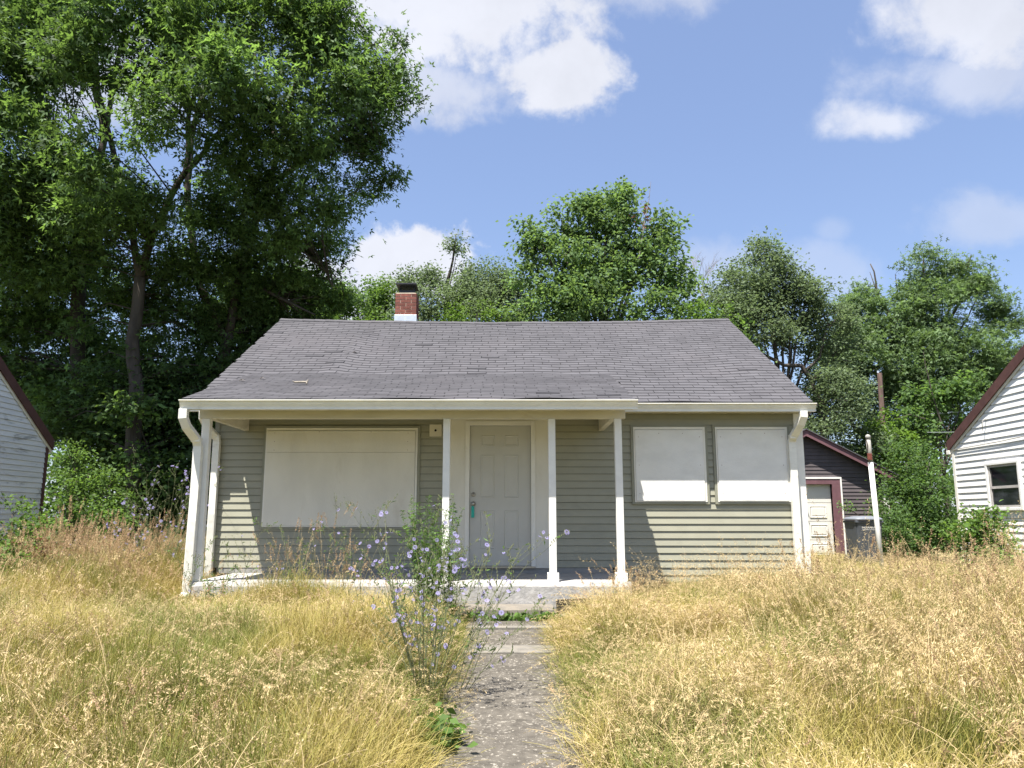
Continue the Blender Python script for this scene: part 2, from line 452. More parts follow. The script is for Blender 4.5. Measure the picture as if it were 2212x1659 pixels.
def tab_mesh(t, m_):
    fn, a, b, ya, yb, par, first = t
    lift = (.010 if par is roof else .0045) + RNG.uniform(0, .003)
    if RNG.random() < .008: lift += .015
    droop = -.004 if first else 0
    j = RNG.uniform(-.0035, .0035); j2 = RNG.uniform(-.0035, .0035)
    n = 2
    vs = []
    for (y, up) in ((ya, 1), (yb, 0)):
        for k_ in range(n + 1):
            x = lerp(a, b, k_ / n); yy = y + (lerp(j, j2, k_ / n) if up else 0)
            if first and up:
                yy += .0
            z = fn(x, max(yy, ya)) + (lift + droop if up else -.002)
            if first and up: z += .006 * math.sin(x * 3.1) + .004
            vs.append((x, yy, z))
    base = len(vs)
    vs += [(x, y, z - (lift if i <= n else .003)) for i, (x, y, z) in enumerate(vs)]
    fs = []
    for k_ in range(n):
        fs.append((k_, k_ + 1, n + 1 + k_ + 1, n + 1 + k_)); fs.append((base + k_, base + k_ + 1, k_ + 1, k_))
    fs.append((0, n + 1, base + n + 1, base)); fs.append((n, base + n, base + 2 * n + 1, 2 * n + 1))
    m_.add(vs, fs, RNG.random())
def seen_area(t):
    fn, a, b, ya, yb, par, first = t
    def pj(x, y):
        z = fn(x, y); c, s_ = math.cos(PITCH), math.sin(PITCH)
        d = y * c + z * s_; return (x / d, (z * c - y * s_) / d)
    p = [pj(a, ya), pj(b, ya), pj(b, yb), pj(a, yb)]
    return abs(sum(p[i][0] * p[(i + 1) % 4][1] - p[(i + 1) % 4][0] * p[i][1] for i in range(4))) / 2
tabs.sort(key=seen_area, reverse=True)
NS = 300
for t in tabs[:NS]:
    m_ = MB(); tab_mesh(t, m_); m_.build('shingle', MT['shingle'], t[5])
for par, fn in ((roof, main_z), (porch_roof, porch_z)):
    m_ = MB()
    for t in tabs[NS:]:
        if t[5] is par: tab_mesh(t, m_)
    tag(m_.build('upper_shingles', MT['shingle'], par), kind='stuff')
# ridge caps
x = RX0
while x < RX1 - .02:
    m_ = MB(); b = min(RX1, x + .235); y0, y1 = RIDGE_Y - .10, RIDGE_Y + .10
    za, zb = main_z(x, RIDGE_Y) + .028, main_z(b, RIDGE_Y) + .022
    m_.add([(x, y0, za - .055), (b, y0, zb - .055), (b, RIDGE_Y, zb), (x, RIDGE_Y, za), (x, y1, za - .055), (b, y1, zb - .055),
            (x, y0, za - .07), (b, y0, zb - .07)], [(0, 1, 2, 3), (3, 2, 5, 4), (6, 7, 1, 0)], RNG.random())
    m_.build('ridge_cap', MT['shingle'], roof); x += .232

# walls
wall = MB().box(WX0 + .02, WX1 - .02, WY + .012, WY + .15, -.86, 1.60).box(WX0 + .02, WX1 - .02, WY + .012, WY + .15, -1.25, -.9)
front = wall.build('front_wall', MT['wallback'], house)
def planks(parent, name, m_, x0, x1, z0, z1, y, h, cut=None, proud=.019, axis='x', side=-1, skip=None):  # wedge boards, each with an open groove below it
    z = z0; k_ = 0; G = .0045
    while z < z1 - .01:
        zt = min(z1, z + h)
        segs = [(x0, x1)]
        if cut: segs = cut(z, zt, x0, x1)
        for (a, b) in segs:
            if axis == 'x':
                mb = MB().hexa([(a, y + side * proud, z + G), (b, y + side * proud, z + G), (b, y - side * .004, z + G), (a, y - side * .004, z + G),
                                (a, y + side * .003, zt), (b, y + side * .003, zt), (b, y - side * .004, zt), (a, y - side * .004, zt)], RNG.random())
            else:
                mb = MB().hexa([(y + side * proud, a, z + G), (y + side * proud, b, z + G), (y - side * .004, b, z + G), (y - side * .004, a, z + G),
                                (y + side * .003, a, zt), (y + side * .003, b, zt), (y - side * .004, b, zt), (y - side * .004, a, zt)], RNG.random())
            mb.build(name, m_, parent)
        z = zt; k_ += 1
H_ = .1045
def cutA(z, zt, a, b):
    if z < -.735: return [(1.50, b)]
    out = [(a, -.935), (.575, b)]
    if zt > 1.46 + .03: out = [(1.50, b)]
    return out
planks(front, 'siding_plank', MT['siding'], WX0 + .06, WX1 - .11, -1.046 - H_ * 0, 1.535, WY, H_, cutA)
# frieze strip under the porch ceiling
MB().box(WX0 + .06, -.935, WY - .02, WY - .001, 1.40, 1.46).build('frieze', MT['siding_trim'], front)
MB().box(1.50, WX1 - .11, WY - .02, WY - .016, 1.44, 1.53).build('frieze', MT['siding_trim'], front)
# side and rear walls with their gables
for nm, xx, sd in (('left_wall', WX0, -1), ('right_wall', WX1, 1)):
    gy0, gy1 = WY + .0, 2 * RIDGE_Y - WY
    def gz(y, xx=xx): return (EAVE_Z + K * (min(y, 2 * RIDGE_Y - y) - EAVE_Y)) - .06
    w_ = MB().extrude([(gy0 + .02, -1.25), (gy1, -1.25), (gy1, gz(gy1)), (RIDGE_Y, gz(RIDGE_Y)), (gy0 + .02, gz(gy0))], 'x', xx - sd * .12, xx - sd * .012)
    wl = w_.build(nm, MT['wallback'], house)
    def cutg(z, zt, a, b):
        y_lo = a if zt < gz(a) else EAVE_Y + (zt + .06 - EAVE_Z) / K
        return [(y_lo, 2 * RIDGE_Y - y_lo)] if y_lo < RIDGE_Y - .05 else []
    planks(wl, 'siding_plank', MT['siding'], gy0 + .06, gy1 - .05, -1.046, 3.80, xx, H_ * 2, cutg, axis='y', side=sd)
MB().box(WX0 + .12, WX1 - .12, 2 * RIDGE_Y - WY - .12, 2 * RIDGE_Y - WY, -1.25, 1.60).build('rear_wall', MT['siding'], house)
# corner boards
MB().box(WX0, WX0 + .07, WY - .026, WY + .07, -1.15, 1.53).build('corner_board', MT['siding_trim'], house)
MB().box(WX1 - .115, WX1 + .012, WY - .03, WY + .07, -1.15, 1.53).build('corner_board', MT['post'], house)
MB().box(WX1 + .012, WX1 + .014, WY - .03, WY + .07, -1.15, 1.53)
# rake boards
for xx in (RX0 + .035, RX1 - .035):
    mb = MB()
    for (ya, yb) in ((EAVE_Y + .04, RIDGE_Y), (RIDGE_Y, 2 * RIDGE_Y - EAVE_Y)):
        za = EAVE_Z + K * (min(ya, 2 * RIDGE_Y - ya) - EAVE_Y) - .055; zb = EAVE_Z + K * (min(yb, 2 * RIDGE_Y - yb) - EAVE_Y) - .055
        mb.hexa([(xx - .012, ya, za - .11), (xx + .012, ya, za - .11), (xx + .012, yb, zb - .11), (xx - .012, yb, zb - .11),
                 (xx - .012, ya, za), (xx + .012, ya, za), (xx + .012, yb, zb), (xx - .012, yb, zb)])
    mb.build('rake_board', MT['white'], house)
# soffit of the main eave with its vent ribs, and fascia
sof = MB().box(1.46, RX1 - .05, EAVE_Y + .03, WY + .005, 1.533, 1.545).build('soffit', MT['soffit'], house)
for i in range(24):
    xx = 1.50 + i * .12
    MB().box(xx, xx + .035, EAVE_Y + .06, WY - .035, 1.527, 1.532).build('soffit_rib', MT['soffit'], sof)
MB().box(RX0 + .05, -4.20, EAVE_Y + .03, WY + .005, 1.533, 1.545).build('soffit', MT['soffit'], house)
MB().box(1.50, RX1 - .05, EAVE_Y + .01, EAVE_Y + .03, 1.525, 1.63).build('fascia', MT['white'], house)
# gutters (K profile)
def gutter(x0, x1, yf, zt, h=.118, d=.115):
    prof = [(yf + .03, zt - .014), (yf, zt - .012), (yf, zt), (yf + .016, zt), (yf + .030, zt - .02), (yf + .031, zt - .026), (yf + .037, zt - .05), (yf + .056, zt - .085), (yf + .060, zt - h + .012),
            (yf + .052, zt - h + .01), (yf + .052, zt - h), (yf + d, zt - h), (yf + d, zt - .004), (yf + d - .004, zt - .004), (yf + d - .004, zt - h + .006),
            (yf + .066, zt - h + .006), (yf + .062, zt - .083), (yf + .043, zt - .048)]
    prof = prof[::-1]
    g_ = MB()
    n = 24
    for i in range(1): g_.extrude(prof, 'x', x0, x1)
    for xx in (x0, x1 - .004):
        g_.extrude([(yf + .005, zt - .006), (yf + d, zt - .006), (yf + d, zt - h), (yf + .054, zt - h), (yf + .054, zt - .086), (yf + .036, zt - .05)], 'x', xx + .001, xx + .0035)
    return g_.build('gutter', MT['gutter'], house)
gutter(-4.205, 1.59, 9.585, 1.459)
gutter(1.592, 4.435, 11.062, 1.633)
gutter(-4.72, -4.24, 11.045, 1.633)
# porch frame: fascia, beam, side beams, ceiling
MB().box(PX0 + .03, PX1 - .03, PY0 + .022, PY0 + .045, 1.34, 1.462).build('fascia', MT['white'], house)
MB().box(-4.10, 1.485, 10.0, 10.09, 1.268, 1.462).build('beam', MT['beam'], house, .004)
for xx in (-4.02, 1.30):
    MB().box(xx, xx + .075, 10.092, WY - .018, 1.272, 1.455).build('side_beam', MT['beam'], house, .004)
MB().box(PX0 + .04, PX1 - .04, PY0 + .047, 11.48, 1.463, 1.478).build('porch_ceiling', MT['beam'], house)
for xx in (PX0 + .03, PX1 - .03):      # closed triangular ends of the porch roof
    MB().extrude([(PY0 + .05, 1.462), (WY, 1.462), (WY, porch_z(xx, WY) - .05), (PY0 + .05, porch_z(xx, PY0 + .05) - .05)], 'x', xx - .01, xx + .01).build('porch_gable_end', MT['white'], house)
# posts
for (xx, w, blk) in ((-4.0, .105, 0), (-.85, .09, 0), (.523, .092, 1), (1.39, .092, 1)):
    p_ = MB().hexa([(xx - w / 2 + .0, 10.0, -.808), (xx + w / 2, 10.0, -.808), (xx + w / 2, 10.09, -.808), (xx - w / 2, 10.09, -.808),
                    (xx - w / 2 - .004, 10.0, 1.267), (xx + w / 2 - .004, 10.0, 1.267), (xx + w / 2 - .004, 10.09, 1.267), (xx - w / 2 - .004, 10.09, 1.267)]).build('porch_post', MT['post'], house, .004)
    if blk:
        MB().box(xx - .072, xx + .072, 9.976, 9.999, -.808, -.70).box(xx - .072, xx - w / 2 - .001, 9.999, 10.11, -.808, -.70).box(xx + w / 2 + .001, xx + .072, 9.999, 10.11, -.808, -.70).build('post_base', MT['post'], p_, .003)
# porch slab and foundation strip
slab = MB()
sx = np.linspace(-4.06, 1.50, 120)
for x in sx:
    e = .010 * mnoise.noise((x * 3, 0, 0)) + .008 * mnoise.noise((x * 11, 1, 0))
    ez = .007 * mnoise.noise((x * 6, 5, 0))
    slab.v += [(x, 9.93 + .5 * e, -1.26), (x, 9.92 + e, -.86 + ez), (x, 9.945 + e, -.813 + ez * .4), (x, 9.975, -.811), (x, WY, -.808)]
for i in range(len(sx) - 1):
    for k_ in range(4):
        a = i * 5 + k_; slab.f.append((a, a + 5, a + 6, a + 1))
slab.f += [(0, 1, 2, 3, 4), tuple((len(sx) - 1) * 5 + k_ for k_ in (4, 3, 2, 1, 0))]
n0 = len(slab.v); slab.v += [(-4.06, WY, -1.26), (1.5, WY, -1.26)]; slab.f += [(0, 4, n0), ((len(sx) - 1) * 5 + 4, (len(sx) - 1) * 5, n0 + 1)]
slab.a = [.5] * len(slab.f)
slab.build('porch_floor', MT['slabface'], house)
MB().box(-4.3, 1.47, WY - .012, WY + .011, -.81, -.735).build('foundation_strip', MT['foundation'], house)
# door surround, trim, door
sur = MB().box(-.935, -.695, WY - .03, WY + .01, -.735, 1.46).box(.345, .575, WY - .03, WY + .01, -.735, 1.46).box(-.695, .345, WY - .03, WY + .01, 1.415, 1.46)
sur.build('door_surround', MT['board'], house)
tr = MB().box(-.695, -.63, WY - .045, WY + .0, -.715, 1.415).box(.28, .345, WY - .045, WY + .0, -.715, 1.415).box(-.63, .28, WY - .045, WY + .0, 1.35, 1.415)
tr.build('door_casing', MT['white'], house, .004)
MB().box(-.695, .345, WY - .06, WY + .02, -.735, -.708).build('threshold', MT['steel'], house)
dx0, dx1, dz0, dz1, DYF = -.627, .277, -.703, 1.347, WY + .002
door = MB().box(dx0, dx1, DYF, DYF + .04, dz0, dz1).build('door', MT['door'], house)
DW, DH = dx1 - dx0, dz1 - dz0
for (a, b) in ((.179, .41), (.568, .80)):
    for (t0, t1) in ((.069, .15), (.213, .52), (.612, .883)):
        x0, x1 = dx0 + a * DW, dx0 + b * DW; z1, z0 = dz1 - t0 * DH, dz1 - t1 * DH
        mb = MB()
        def ring(i0, i1, y0, y1):
            A = [(x0 + i0, y0, z0 + i0), (x1 - i0, y0, z0 + i0), (x1 - i0, y0, z1 - i0), (x0 + i0, y0, z1 - i0)]
            B = [(x0 + i1, y1, z0 + i1), (x1 - i1, y1, z0 + i1), (x1 - i1, y1, z1 - i1), (x0 + i1, y1, z1 - i1)]
            mb.add(A + B, [(0, 1, 5, 4), (1, 2, 6, 5), (2, 3, 7, 6), (3, 0, 4, 7)])
        ring(0, .006, DYF - .0005, DYF - .009); ring(.006, .014, DYF - .009, DYF - .009); ring(.014, .028, DYF - .009, DYF - .0012)
        i1 = .028; mb.add([(x0 + i1, DYF - .0012, z0 + i1), (x1 - i1, DYF - .0012, z0 + i1), (x1 - i1, DYF - .0012, z1 - i1), (x0 + i1, DYF - .0012, z1 - i1)], [(0, 1, 2, 3)])
        mb.build('door_panel', MT['door'], door)
def disc(cx, cz, y0, y1, r0, r1, sides=20):
    return MB().tube([(cx, y0, cz), (cx, (y0 + y1) / 2, cz), (cx, y1, cz)], [r0, r0, r1], sides)
KX = dx0 + .062 * DW
kz = dz1 - .565 * DH; bz = dz1 - .498 * DH
disc(KX, bz, DYF, DYF - .02, .033, .026).tube([(KX, DYF - .02, bz), (KX, DYF - .028, bz)], [.014, .012], 12).build('deadbolt', MT['steel'], door, smooth=True)
MB().tube([(KX, DYF, kz), (KX, DYF - .008, kz), (KX, DYF - .012, kz), (KX, DYF - .03, kz), (KX, DYF - .045, kz), (KX, DYF - .06, kz), (KX, DYF - .068, kz)], [.034, .034, .013, .012, .026, .027, .015], 20).build('door_knob', MT['steel'], door, smooth=True)
MB().tube([(dx0 + .262 * DW, DYF - .003, dz1 - .715 * DH), (dx0 + .262 * DW, DYF + .001, dz1 - .715 * DH)], .006, 10).build('peg_hole', MT['darkhole'], door)
tg = MB(); TXc, TYf = KX - .006, DYF - .034
tg.extrude([(TXc - .022, kz - .20), (TXc + .02, kz - .20), (TXc + .024, kz - .19), (TXc + .02, kz - .045), (TXc + .006, kz - .03), (TXc - .012, kz - .03), (TXc - .022, kz - .045)], 'y', TYf, TYf + .004)
tg.tube([(TXc, TYf, kz - .032), (TXc + .004, TYf - .004, kz - .01), (TXc + .006, TYf + .002, kz + .016)], .003, 6)
tag(tg.build('door_tag', MT['teal'], None, origin=(TXc, TYf, kz - .1)), 'teal plastic tag hanging from the front door knob', 'tag')
# boards over the windows
def window(x0, x1, z0, z1, split=None, m_=MT['board']):
    y = WY - .014
    w_ = MB()
    for (a, b, c, d) in ((x0 - .05, x1 + .05, z1 + .012, z1 + .045), (x0 - .05, x1 + .05, z0 - .045, z0 - .012), (x0 - .05, x0 - .014, z0 - .012, z1 + .012), (x1 + .014, x1 + .05, z0 - .012, z1 + .012)):
        w_.box(a, b, y - .028, y + .01, c, d)
    f_ = w_.build('window_trim', MT['siding_trim'], house, .003)
    c_ = MB()
    for (a, b, c, d) in ((x0 - .012, x1 + .012, z1 - .028, z1 + .010), (x0 - .012, x1 + .012, z0 - .010, z0 + .004), (x0 - .012, x0 + .008, z0 + .004, z1 - .028), (x1 - .018, x1 + .012, z0 + .004, z1 - .028)):
        c_.box(a, b, y - .036, y + .008, c, d)
    c_.build('window_casing', MT['white'], f_)
    parts = [(z0 + .006, z1 - .034)] if split is None else [(z0 + .006, split - .0015), (split + .0015, z1 - .034)]
    for i, (a, b) in enumerate(parts):
        k_ = .0015 * i
        bd = MB().hexa([(x0 + .010, y - .046 - k_, a), (x1 - .022, y - .046 - k_, a), (x1 - .022, y - .030, a), (x0 + .010, y - .030, a),
                        (x0 + .010, y - .046 - k_, b), (x1 - .022, y - .046 - k_, b), (x1 - .022, y - .030, b), (x0 + .010, y - .030, b)]).build('window_board', m_, f_, .0015)
        if i == len(parts) - 1:
            for (ux, uz) in ((.05, .1), (.05, .5), (.05, .9), (.95, .1), (.95, .5), (.95, .9), (.35, .95), (.7, .95)):
                sx_, sz_ = lerp(x0 + .01, x1 - .022, ux), lerp(a, b, uz)
                MB().tube([(sx_, y - .047 - k_ - .001, sz_), (sx_, y - .046, sz_)], .005, 8).build('screw', MT['rust'], bd)
MT['osb'] = mat('painted_strand_board', (.72, .715, .69), .05, 3, .6, .0055, 34, .3, stretch=(1, 1, 1.6), dirt=(.5, .47, .4), dscale=2, damt=.2)
window(-3.66, -1.42, -.135, 1.30, .945)
window(1.825, 2.87, .225, 1.315, None, MT['osb'])
window(3.05, 4.10, .225, 1.315, None, MT['osb'])
# blank plate where a lamp was
pl = MB().box(-1.235, -1.055, WY - .035, WY - .012, 1.185, 1.365).build('light_cover_plate', MT['beam'], house, .003)
MB().tube([(-1.145, WY - .046, 1.275), (-1.145, WY - .034, 1.275)], .017, 14).build('black_plug', MT['darkhole'], pl)
# downspouts
def downspout(pts, w=.10, d=.075, flutes=True, bottom=None):
    s_ = MB().recttube(pts[:2], w, d)
    o_ = MB().recttube(pts, w, d)
    if flutes:
        (xa, ya, za), (xb, yb, zb) = pts[-2 - (1 if bottom else 0)], pts[-1 - (1 if bottom else 0)]
        for i in range(6):
            fx = (-.5 + (i + .5) / 6) * w * .86
            o_.recttube([(xa + fx, ya - d / 2 - .002, za - .35), (xb + fx, yb - d / 2 - .002, zb)], w * .055, .006)
    ds = o_.build('downspout', MT['gutter'], house, .004)
    for zz in (pts[3][2] if len(pts) > 3 else 0,):
        MB().recttube([(pts[3][0], pts[3][1], zz + .03), (pts[3][0], pts[3][1], zz - .03)], w + .008, d + .008).build('downspout_sleeve', MT['gutter'], ds, .003)
    return ds
downspout([(-4.155, 9.655, 1.345), (-4.155, 9.655, 1.235), (-4.135, 9.72, 1.13), (-4.07, 9.90, .98), (-4.06, 9.945, .90), (-4.06, 9.95, .3), (-4.075, 9.945, -.93), (-4.12, 9.86, -1.05)], .106, .08, True, True)
downspout([(-4.50, 11.115, 1.52), (-4.50, 11.115, 1.42), (-4.47, 11.25, 1.28), (-4.40, 11.40, 1.17), (-4.39, 11.42, 1.10), (-4.39, 11.42, .4), (-4.39, 11.42, -1.05)], .10, .075)
downspout([(4.245, 11.115, 1.52), (4.245, 11.115, 1.44), (4.225, 11.18, 1.34), (4.165, 11.36, 1.17), (4.16, 11.425, 1.10), (4.16, 11.425, .3), (4.16, 11.425, -1.05)], .105, .075)
MB().box(4.30, 4.34, 11.2, 11.45, 1.50, 1.515)
# chimney
chx0, chx1, chy0, chy1 = -2.415, -1.98, 15.40, 15.82
ch = MB().box(chx0 + .006, chx1 - .006, chy0 + .006, chy1 - .006, 3.3, 4.565).build('chimney', MT['mortar'], house)
bh, jt = .0585, .0095
nrow = 16; ztop = 4.565
L_ = (chx1 - chx0 - jt) / 2
for r_ in range(nrow):
    zt = ztop - r_ * (bh + jt); zb = zt - bh
    if r_ % 2 == 0: fr = [(chx0, chx0 + L_ / 2 - jt / 2), (chx0 + L_ / 2 + jt / 2, chx1 - L_ / 2 - jt / 2), (chx1 - L_ / 2 + jt / 2, chx1)]
    else: fr = [(chx0, chx0 + L_), (chx1 - L_, chx1)]
    for (a, b) in fr:
        q = RNG.uniform(-.002, .002)
        MB().box(a, b, chy0 + q, chy0 + .1, zb, zt, RNG.random()).build('brick', MT['brick'], ch, .0025)
    if r_ % 2 == 0: sd_ = [(chy0 + .11, chy0 + .30), (chy0 + .31, chy1)]
    else: sd_ = [(chy0 + .11, chy0 + .20), (chy0 + .21, chy1)]
    for (a, b) in sd_:
        MB().box(chx1 - .1, chx1 + RNG.uniform(-.002, .002), a, b, zb, zt, RNG.random()).build('brick', MT['brick'], ch, .0025)
        MB().box(chx0 + RNG.uniform(-.002, .002), chx0 + .1, a, b, zb, zt, RNG.random()).build('brick', MT['brick'], ch, .0025)
MB().hexa([(chx0 - .006, chy0 - .006, 4.567), (chx1 + .006, chy0 - .006, 4.567), (chx1 + .006, chy1 + .006, 4.567), (chx0 - .006, chy1 + .006, 4.567),
           (chx0 + .07, chy0 + .07, 4.612), (chx1 - .07, chy0 + .07, 4.612), (chx1 - .07, chy1 - .07, 4.612), (chx0 + .07, chy1 - .07, 4.612)]).build('chimney_crown', MT['crown_cement'], ch, .008)
MB().box(chx0 - .012, chx1 + .012, chy0 - .014, chy0 - .004, 3.80, 4.11).box(chx1 + .003, chx1 + .012, chy0 - .003, chy1, 3.80, 4.05).build('flashing', MT['flashing'], ch, .002)
cap = MB()
cx_, cy_ = (chx0 + chx1) / 2, (chy0 + chy1) / 2
cap.box(cx_ - .15, cx_ + .15, cy_ - .15, cy_ - .146, 4.61, 4.65).box(cx_ - .15, cx_ + .15, cy_ + .146, cy_ + .15, 4.61, 4.65).box(cx_ - .15, cx_ - .146, cy_ - .146, cy_ + .146, 4.61, 4.65).box(cx_ + .146, cx_ + .15, cy_ - .146, cy_ + .146, 4.61, 4.65)
for i in range(9):
    q = -.148 + i * .037
    for yy in (cy_ - .148, cy_ + .148): cap.tube([(cx_ + q, yy, 4.65), (cx_ + q, yy, 4.745)], .0035, 5)
    for xx in (cx_ - .148, cx_ + .148): cap.tube([(xx, cy_ + q, 4.65), (xx, cy_ + q, 4.745)], .0035, 5)
cap.hexa([(cx_ - .215, cy_ - .25, 4.755), (cx_ + .215, cy_ - .25, 4.755), (cx_ + .215, cy_ + .25, 4.745), (cx_ - .215, cy_ + .25, 4.745),
          (cx_ - .215, cy_ - .25, 4.785), (cx_ + .215, cy_ - .25, 4.785), (cx_ + .19, cy_ + .22, 4.80), (cx_ - .19, cy_ + .22, 4.80)])
cap.build('chimney_cap', MT['black'], ch)

# stick on the porch roof
stp = [at(637, 822, 10.9), at(655, 823, 10.88), at(664, 825, 10.86)]
stz = [porch_z(p.x, p.y) + .045 for p in stp]
pts = [(p.x, p.y, z) for p, z in zip(stp, stz)]
st = MB().tube(pts, [.016, .018, .016], 8)
st.tube([pts[0], (pts[0][0] - .03, pts[0][1] - .01, pts[0][2] + .02)], [.013, .007], 6).tube([pts[2], (pts[2][0] - .01, pts[2][1] - .02, pts[2][2] - .028)], [.016, .012], 6)
st.tube([(pts[2][0] - .004, pts[2][1], pts[2][2] + .005), (pts[2][0] + .012, pts[2][1] - .01, pts[2][2] + .03)], [.016, .008], 6)
tag(st.build('broken_stick', MT['stick'], None, origin=pts[1]), 'short broken grey stick lying on the porch roof shingles', 'stick')
for (px, py, fn, lb) in ((523, 825, porch_z, 'pale dry leaf on the porch roof nearest its left end'), (567, 821, porch_z, 'pale dry leaf on the porch roof between the stick and the leftmost leaf'),
                        (767, 764, main_z, 'pale dry leaf alone on the main roof slope below the chimney')):
    lo_, hi_ = 9.8, 15.1                       # walk up the sight line until it meets the roof
    Yq = lo_
    while Yq < hi_:
        q = at(px, py, Yq)
        if (fn is porch_z and PY0 < q.y < PY1 or fn is main_z and q.y > PY1) and q.z < fn(q.x, q.y): break
        Yq += .02
    x, y = q.x, q.y; z = fn(x, y) + .016
    lf = MB().add([(x - .05, y, z), (x - .01, y - .03, z + .018), (x + .05, y + .005, z + .004), (x, y + .035, z + .022)], [(0, 1, 3), (1, 2, 3)])
    tag(lf.build('fallen_leaf', MT['crown_cement'], None, origin=(x, y, z)), lb, 'leaf')

# ------------------------------------------------------------------ step, path
stepm = MB()
sx = np.linspace(-.60, .50, 30)
for x in sx:
    e = .012 * mnoise.noise((x * 7, 3, 0)); ez = .008 * mnoise.noise((x * 8, 9, 0))
    stepm.v += [(x, 9.60 + e, -1.32), (x, 9.61 + e, -1.11 + ez), (x, 9.64 + e, -1.075 + ez), (x, 9.915, -1.07)]
for i in range(len(sx) - 1):
    for k_ in range(3):
        a = i * 4 + k_; stepm.f.append((a, a + 4, a + 5, a + 1))
l_ = (len(sx) - 1) * 4
stepm.f += [(0, 1, 2, 3), (l_ + 3, l_ + 2, l_ + 1, l_)]; stepm.a = [.5] * len(stepm.f)
tag(stepm.build('concrete_step', MT['concrete'], None), 'worn concrete step in front of the porch slab', 'step')
MB_t = MB().hexa([(.55, 9.70, -1.16), (.98, 9.80, -1.16), (.97, 9.85, -1.16), (.54, 9.75, -1.16), (.55, 9.70, -1.0), (.98, 9.80, -.985), (.97, 9.85, -.985), (.54, 9.75, -1.0)])
tag(MB_t.build('timber_edging', MT['darkwood'], None, .006), 'dark weathered timber edging at the right of the step', 'timber')
path = bpy.data.objects.new('path', None); COL.objects.link(path); path.location = (0, 6, -1.35); path['kind'] = 'structure'; path['label'] = 'worn concrete walkway leading to the porch'
pe = [9.58, 9.05, 8.93, 8.0, 7.62, 6.55, 5.5, 4.45, 3.4, 2.35, 1.3, .25, -.8]
for i in range(len(pe) - 1):
    y1, y0 = pe[i] - .008, pe[i + 1] + .008
    m_ = MT['path'] if i not in (1, 3) else MT['pathedge']
    s_ = MB(); nxx, nyy = 16, max(2, int((y1 - y0) / .08)); tz = RNG.uniform(-.008, .008); tl = RNG.uniform(-.008, .008)
    for j in range(nyy + 1):
        for k_ in range(nxx + 1):
            x = lerp(-.52, .52, k_ / nxx); y = lerp(y0, y1, j / nyy)
            z = path_z(y) + tz + tl * (y - y0) + .006 * mnoise.noise((x * 4, y * 4, 2)) - (.012 if k_ in (0, nxx) or j in (0, nyy) else 0) + (.012 if i in (1,) else 0)
            s_.v.append((x, y, z))
    for j in range(nyy):
        for k_ in range(nxx):
            a = j * (nxx + 1) + k_; s_.f.append((a, a + 1, a + nxx + 2, a + nxx + 1))
    n_ = len(s_.v); rim = [k_ for k_ in range(nxx + 1)]
    s_.v += [(s_.v[k_][0], s_.v[k_][1], s_.v[k_][2] - .08) for k_ in rim]
    for k_ in range(nxx): s_.f.append((n_ + k_, n_ + k_ + 1, k_ + 1, k_))
    s_.a = [RNG.random()] * len(s_.f)
    s_.build('slab', m_, path)

# ------------------------------------------------------------------ garage behind on the right
GY = 21.0; GXL, GXR, GPX = 5.75, 10.15, 7.96
gar = thing('garage', (GPX, GY, -1.1), 'dark clapboard garage with maroon trim and a white panelled door', 'garage')
gslope = .52; gapex = 2.22
def gar_z(x): return gapex - gslope * abs(x - GPX)
gw = MB().extrude([(GXL, -1.2), (6.22, -1.2), (6.22, .87), (8.66, .87), (8.66, -1.2), (GXR, -1.2), (GXR, gar_z(GXR)), (GPX, gapex), (GXL, gar_z(GXL))], 'y', GY + .012, GY + 5.5).build('wall', MT['darkside'], gar)
DX0, DX1, DZ1 = 6.22, 8.66, .87
def cutG(z, zt, a, b):
    lim = (gapex - zt) / gslope
    a2, b2 = max(a, GPX - lim), min(b, GPX + lim)
    if b2 - a2 < .1: return []
    if z < 1.03: return [(a2, DX0 - .28), (DX1 + .28, b2)]
    return [(a2, b2)]
planks(gw, 'clapboard', MT['darkside'], GXL + .05, GXR - .12, -1.1, gapex, GY, .098, cutG, proud=.02)
MB().box(GXR - .12, GXR + .02, GY - .03, GY + .08, -1.15, gar_z(GXR) + .02).build('corner_board', MT['post'], gar)
for sd in (-1, 1):
    xe = GPX + sd * 2.43
    ze = gar_z(xe)
    MB().hexa([(GPX, 20.74, gapex - .06), (xe, 20.74, ze - .06), (xe, 20.78, ze - .06), (GPX, 20.78, gapex - .06),
               (GPX, 20.74, gapex + .11), (xe, 20.74, ze + .11), (xe, 20.78, ze + .11), (GPX, 20.78, gapex + .11)]).build('rake_board', MT['maroon'], gar)
    MB().hexa([(GPX, 20.70, gapex + .112), (xe + sd * .04, 20.70, ze + .092), (xe + sd * .04, 26.8, ze + .092), (GPX, 26.8, gapex + .112),
               (GPX, 20.70, gapex + .14), (xe + sd * .04, 20.70, ze + .12), (xe + sd * .04, 26.8, ze + .12), (GPX, 26.8, gapex + .14)]).build('roof', MT['shingle'], gar)
    MB().hexa([(GPX, 20.785, gapex + .06), (xe, 20.785, ze + .06), (xe, 26.7, ze + .06), (GPX, 26.7, gapex + .06),
               (GPX, 20.785, gapex + .10), (xe, 20.785, ze + .09), (xe, 26.7, ze + .09), (GPX, 26.7, gapex + .10)]).build('roof_boards', MT['darkwood'], gar)
MB().box(DX1, DX1 + .22, GY - .035, GY + .16, -1.12, DZ1).box(DX0 - .22, DX0, GY - .035, GY + .16, -1.12, DZ1).box(DX0 - .22, DX1 + .22, GY - .036, GY + .16, DZ1 + .001, DZ1 + .14).build('door_frame', MT['maroon'], gar)
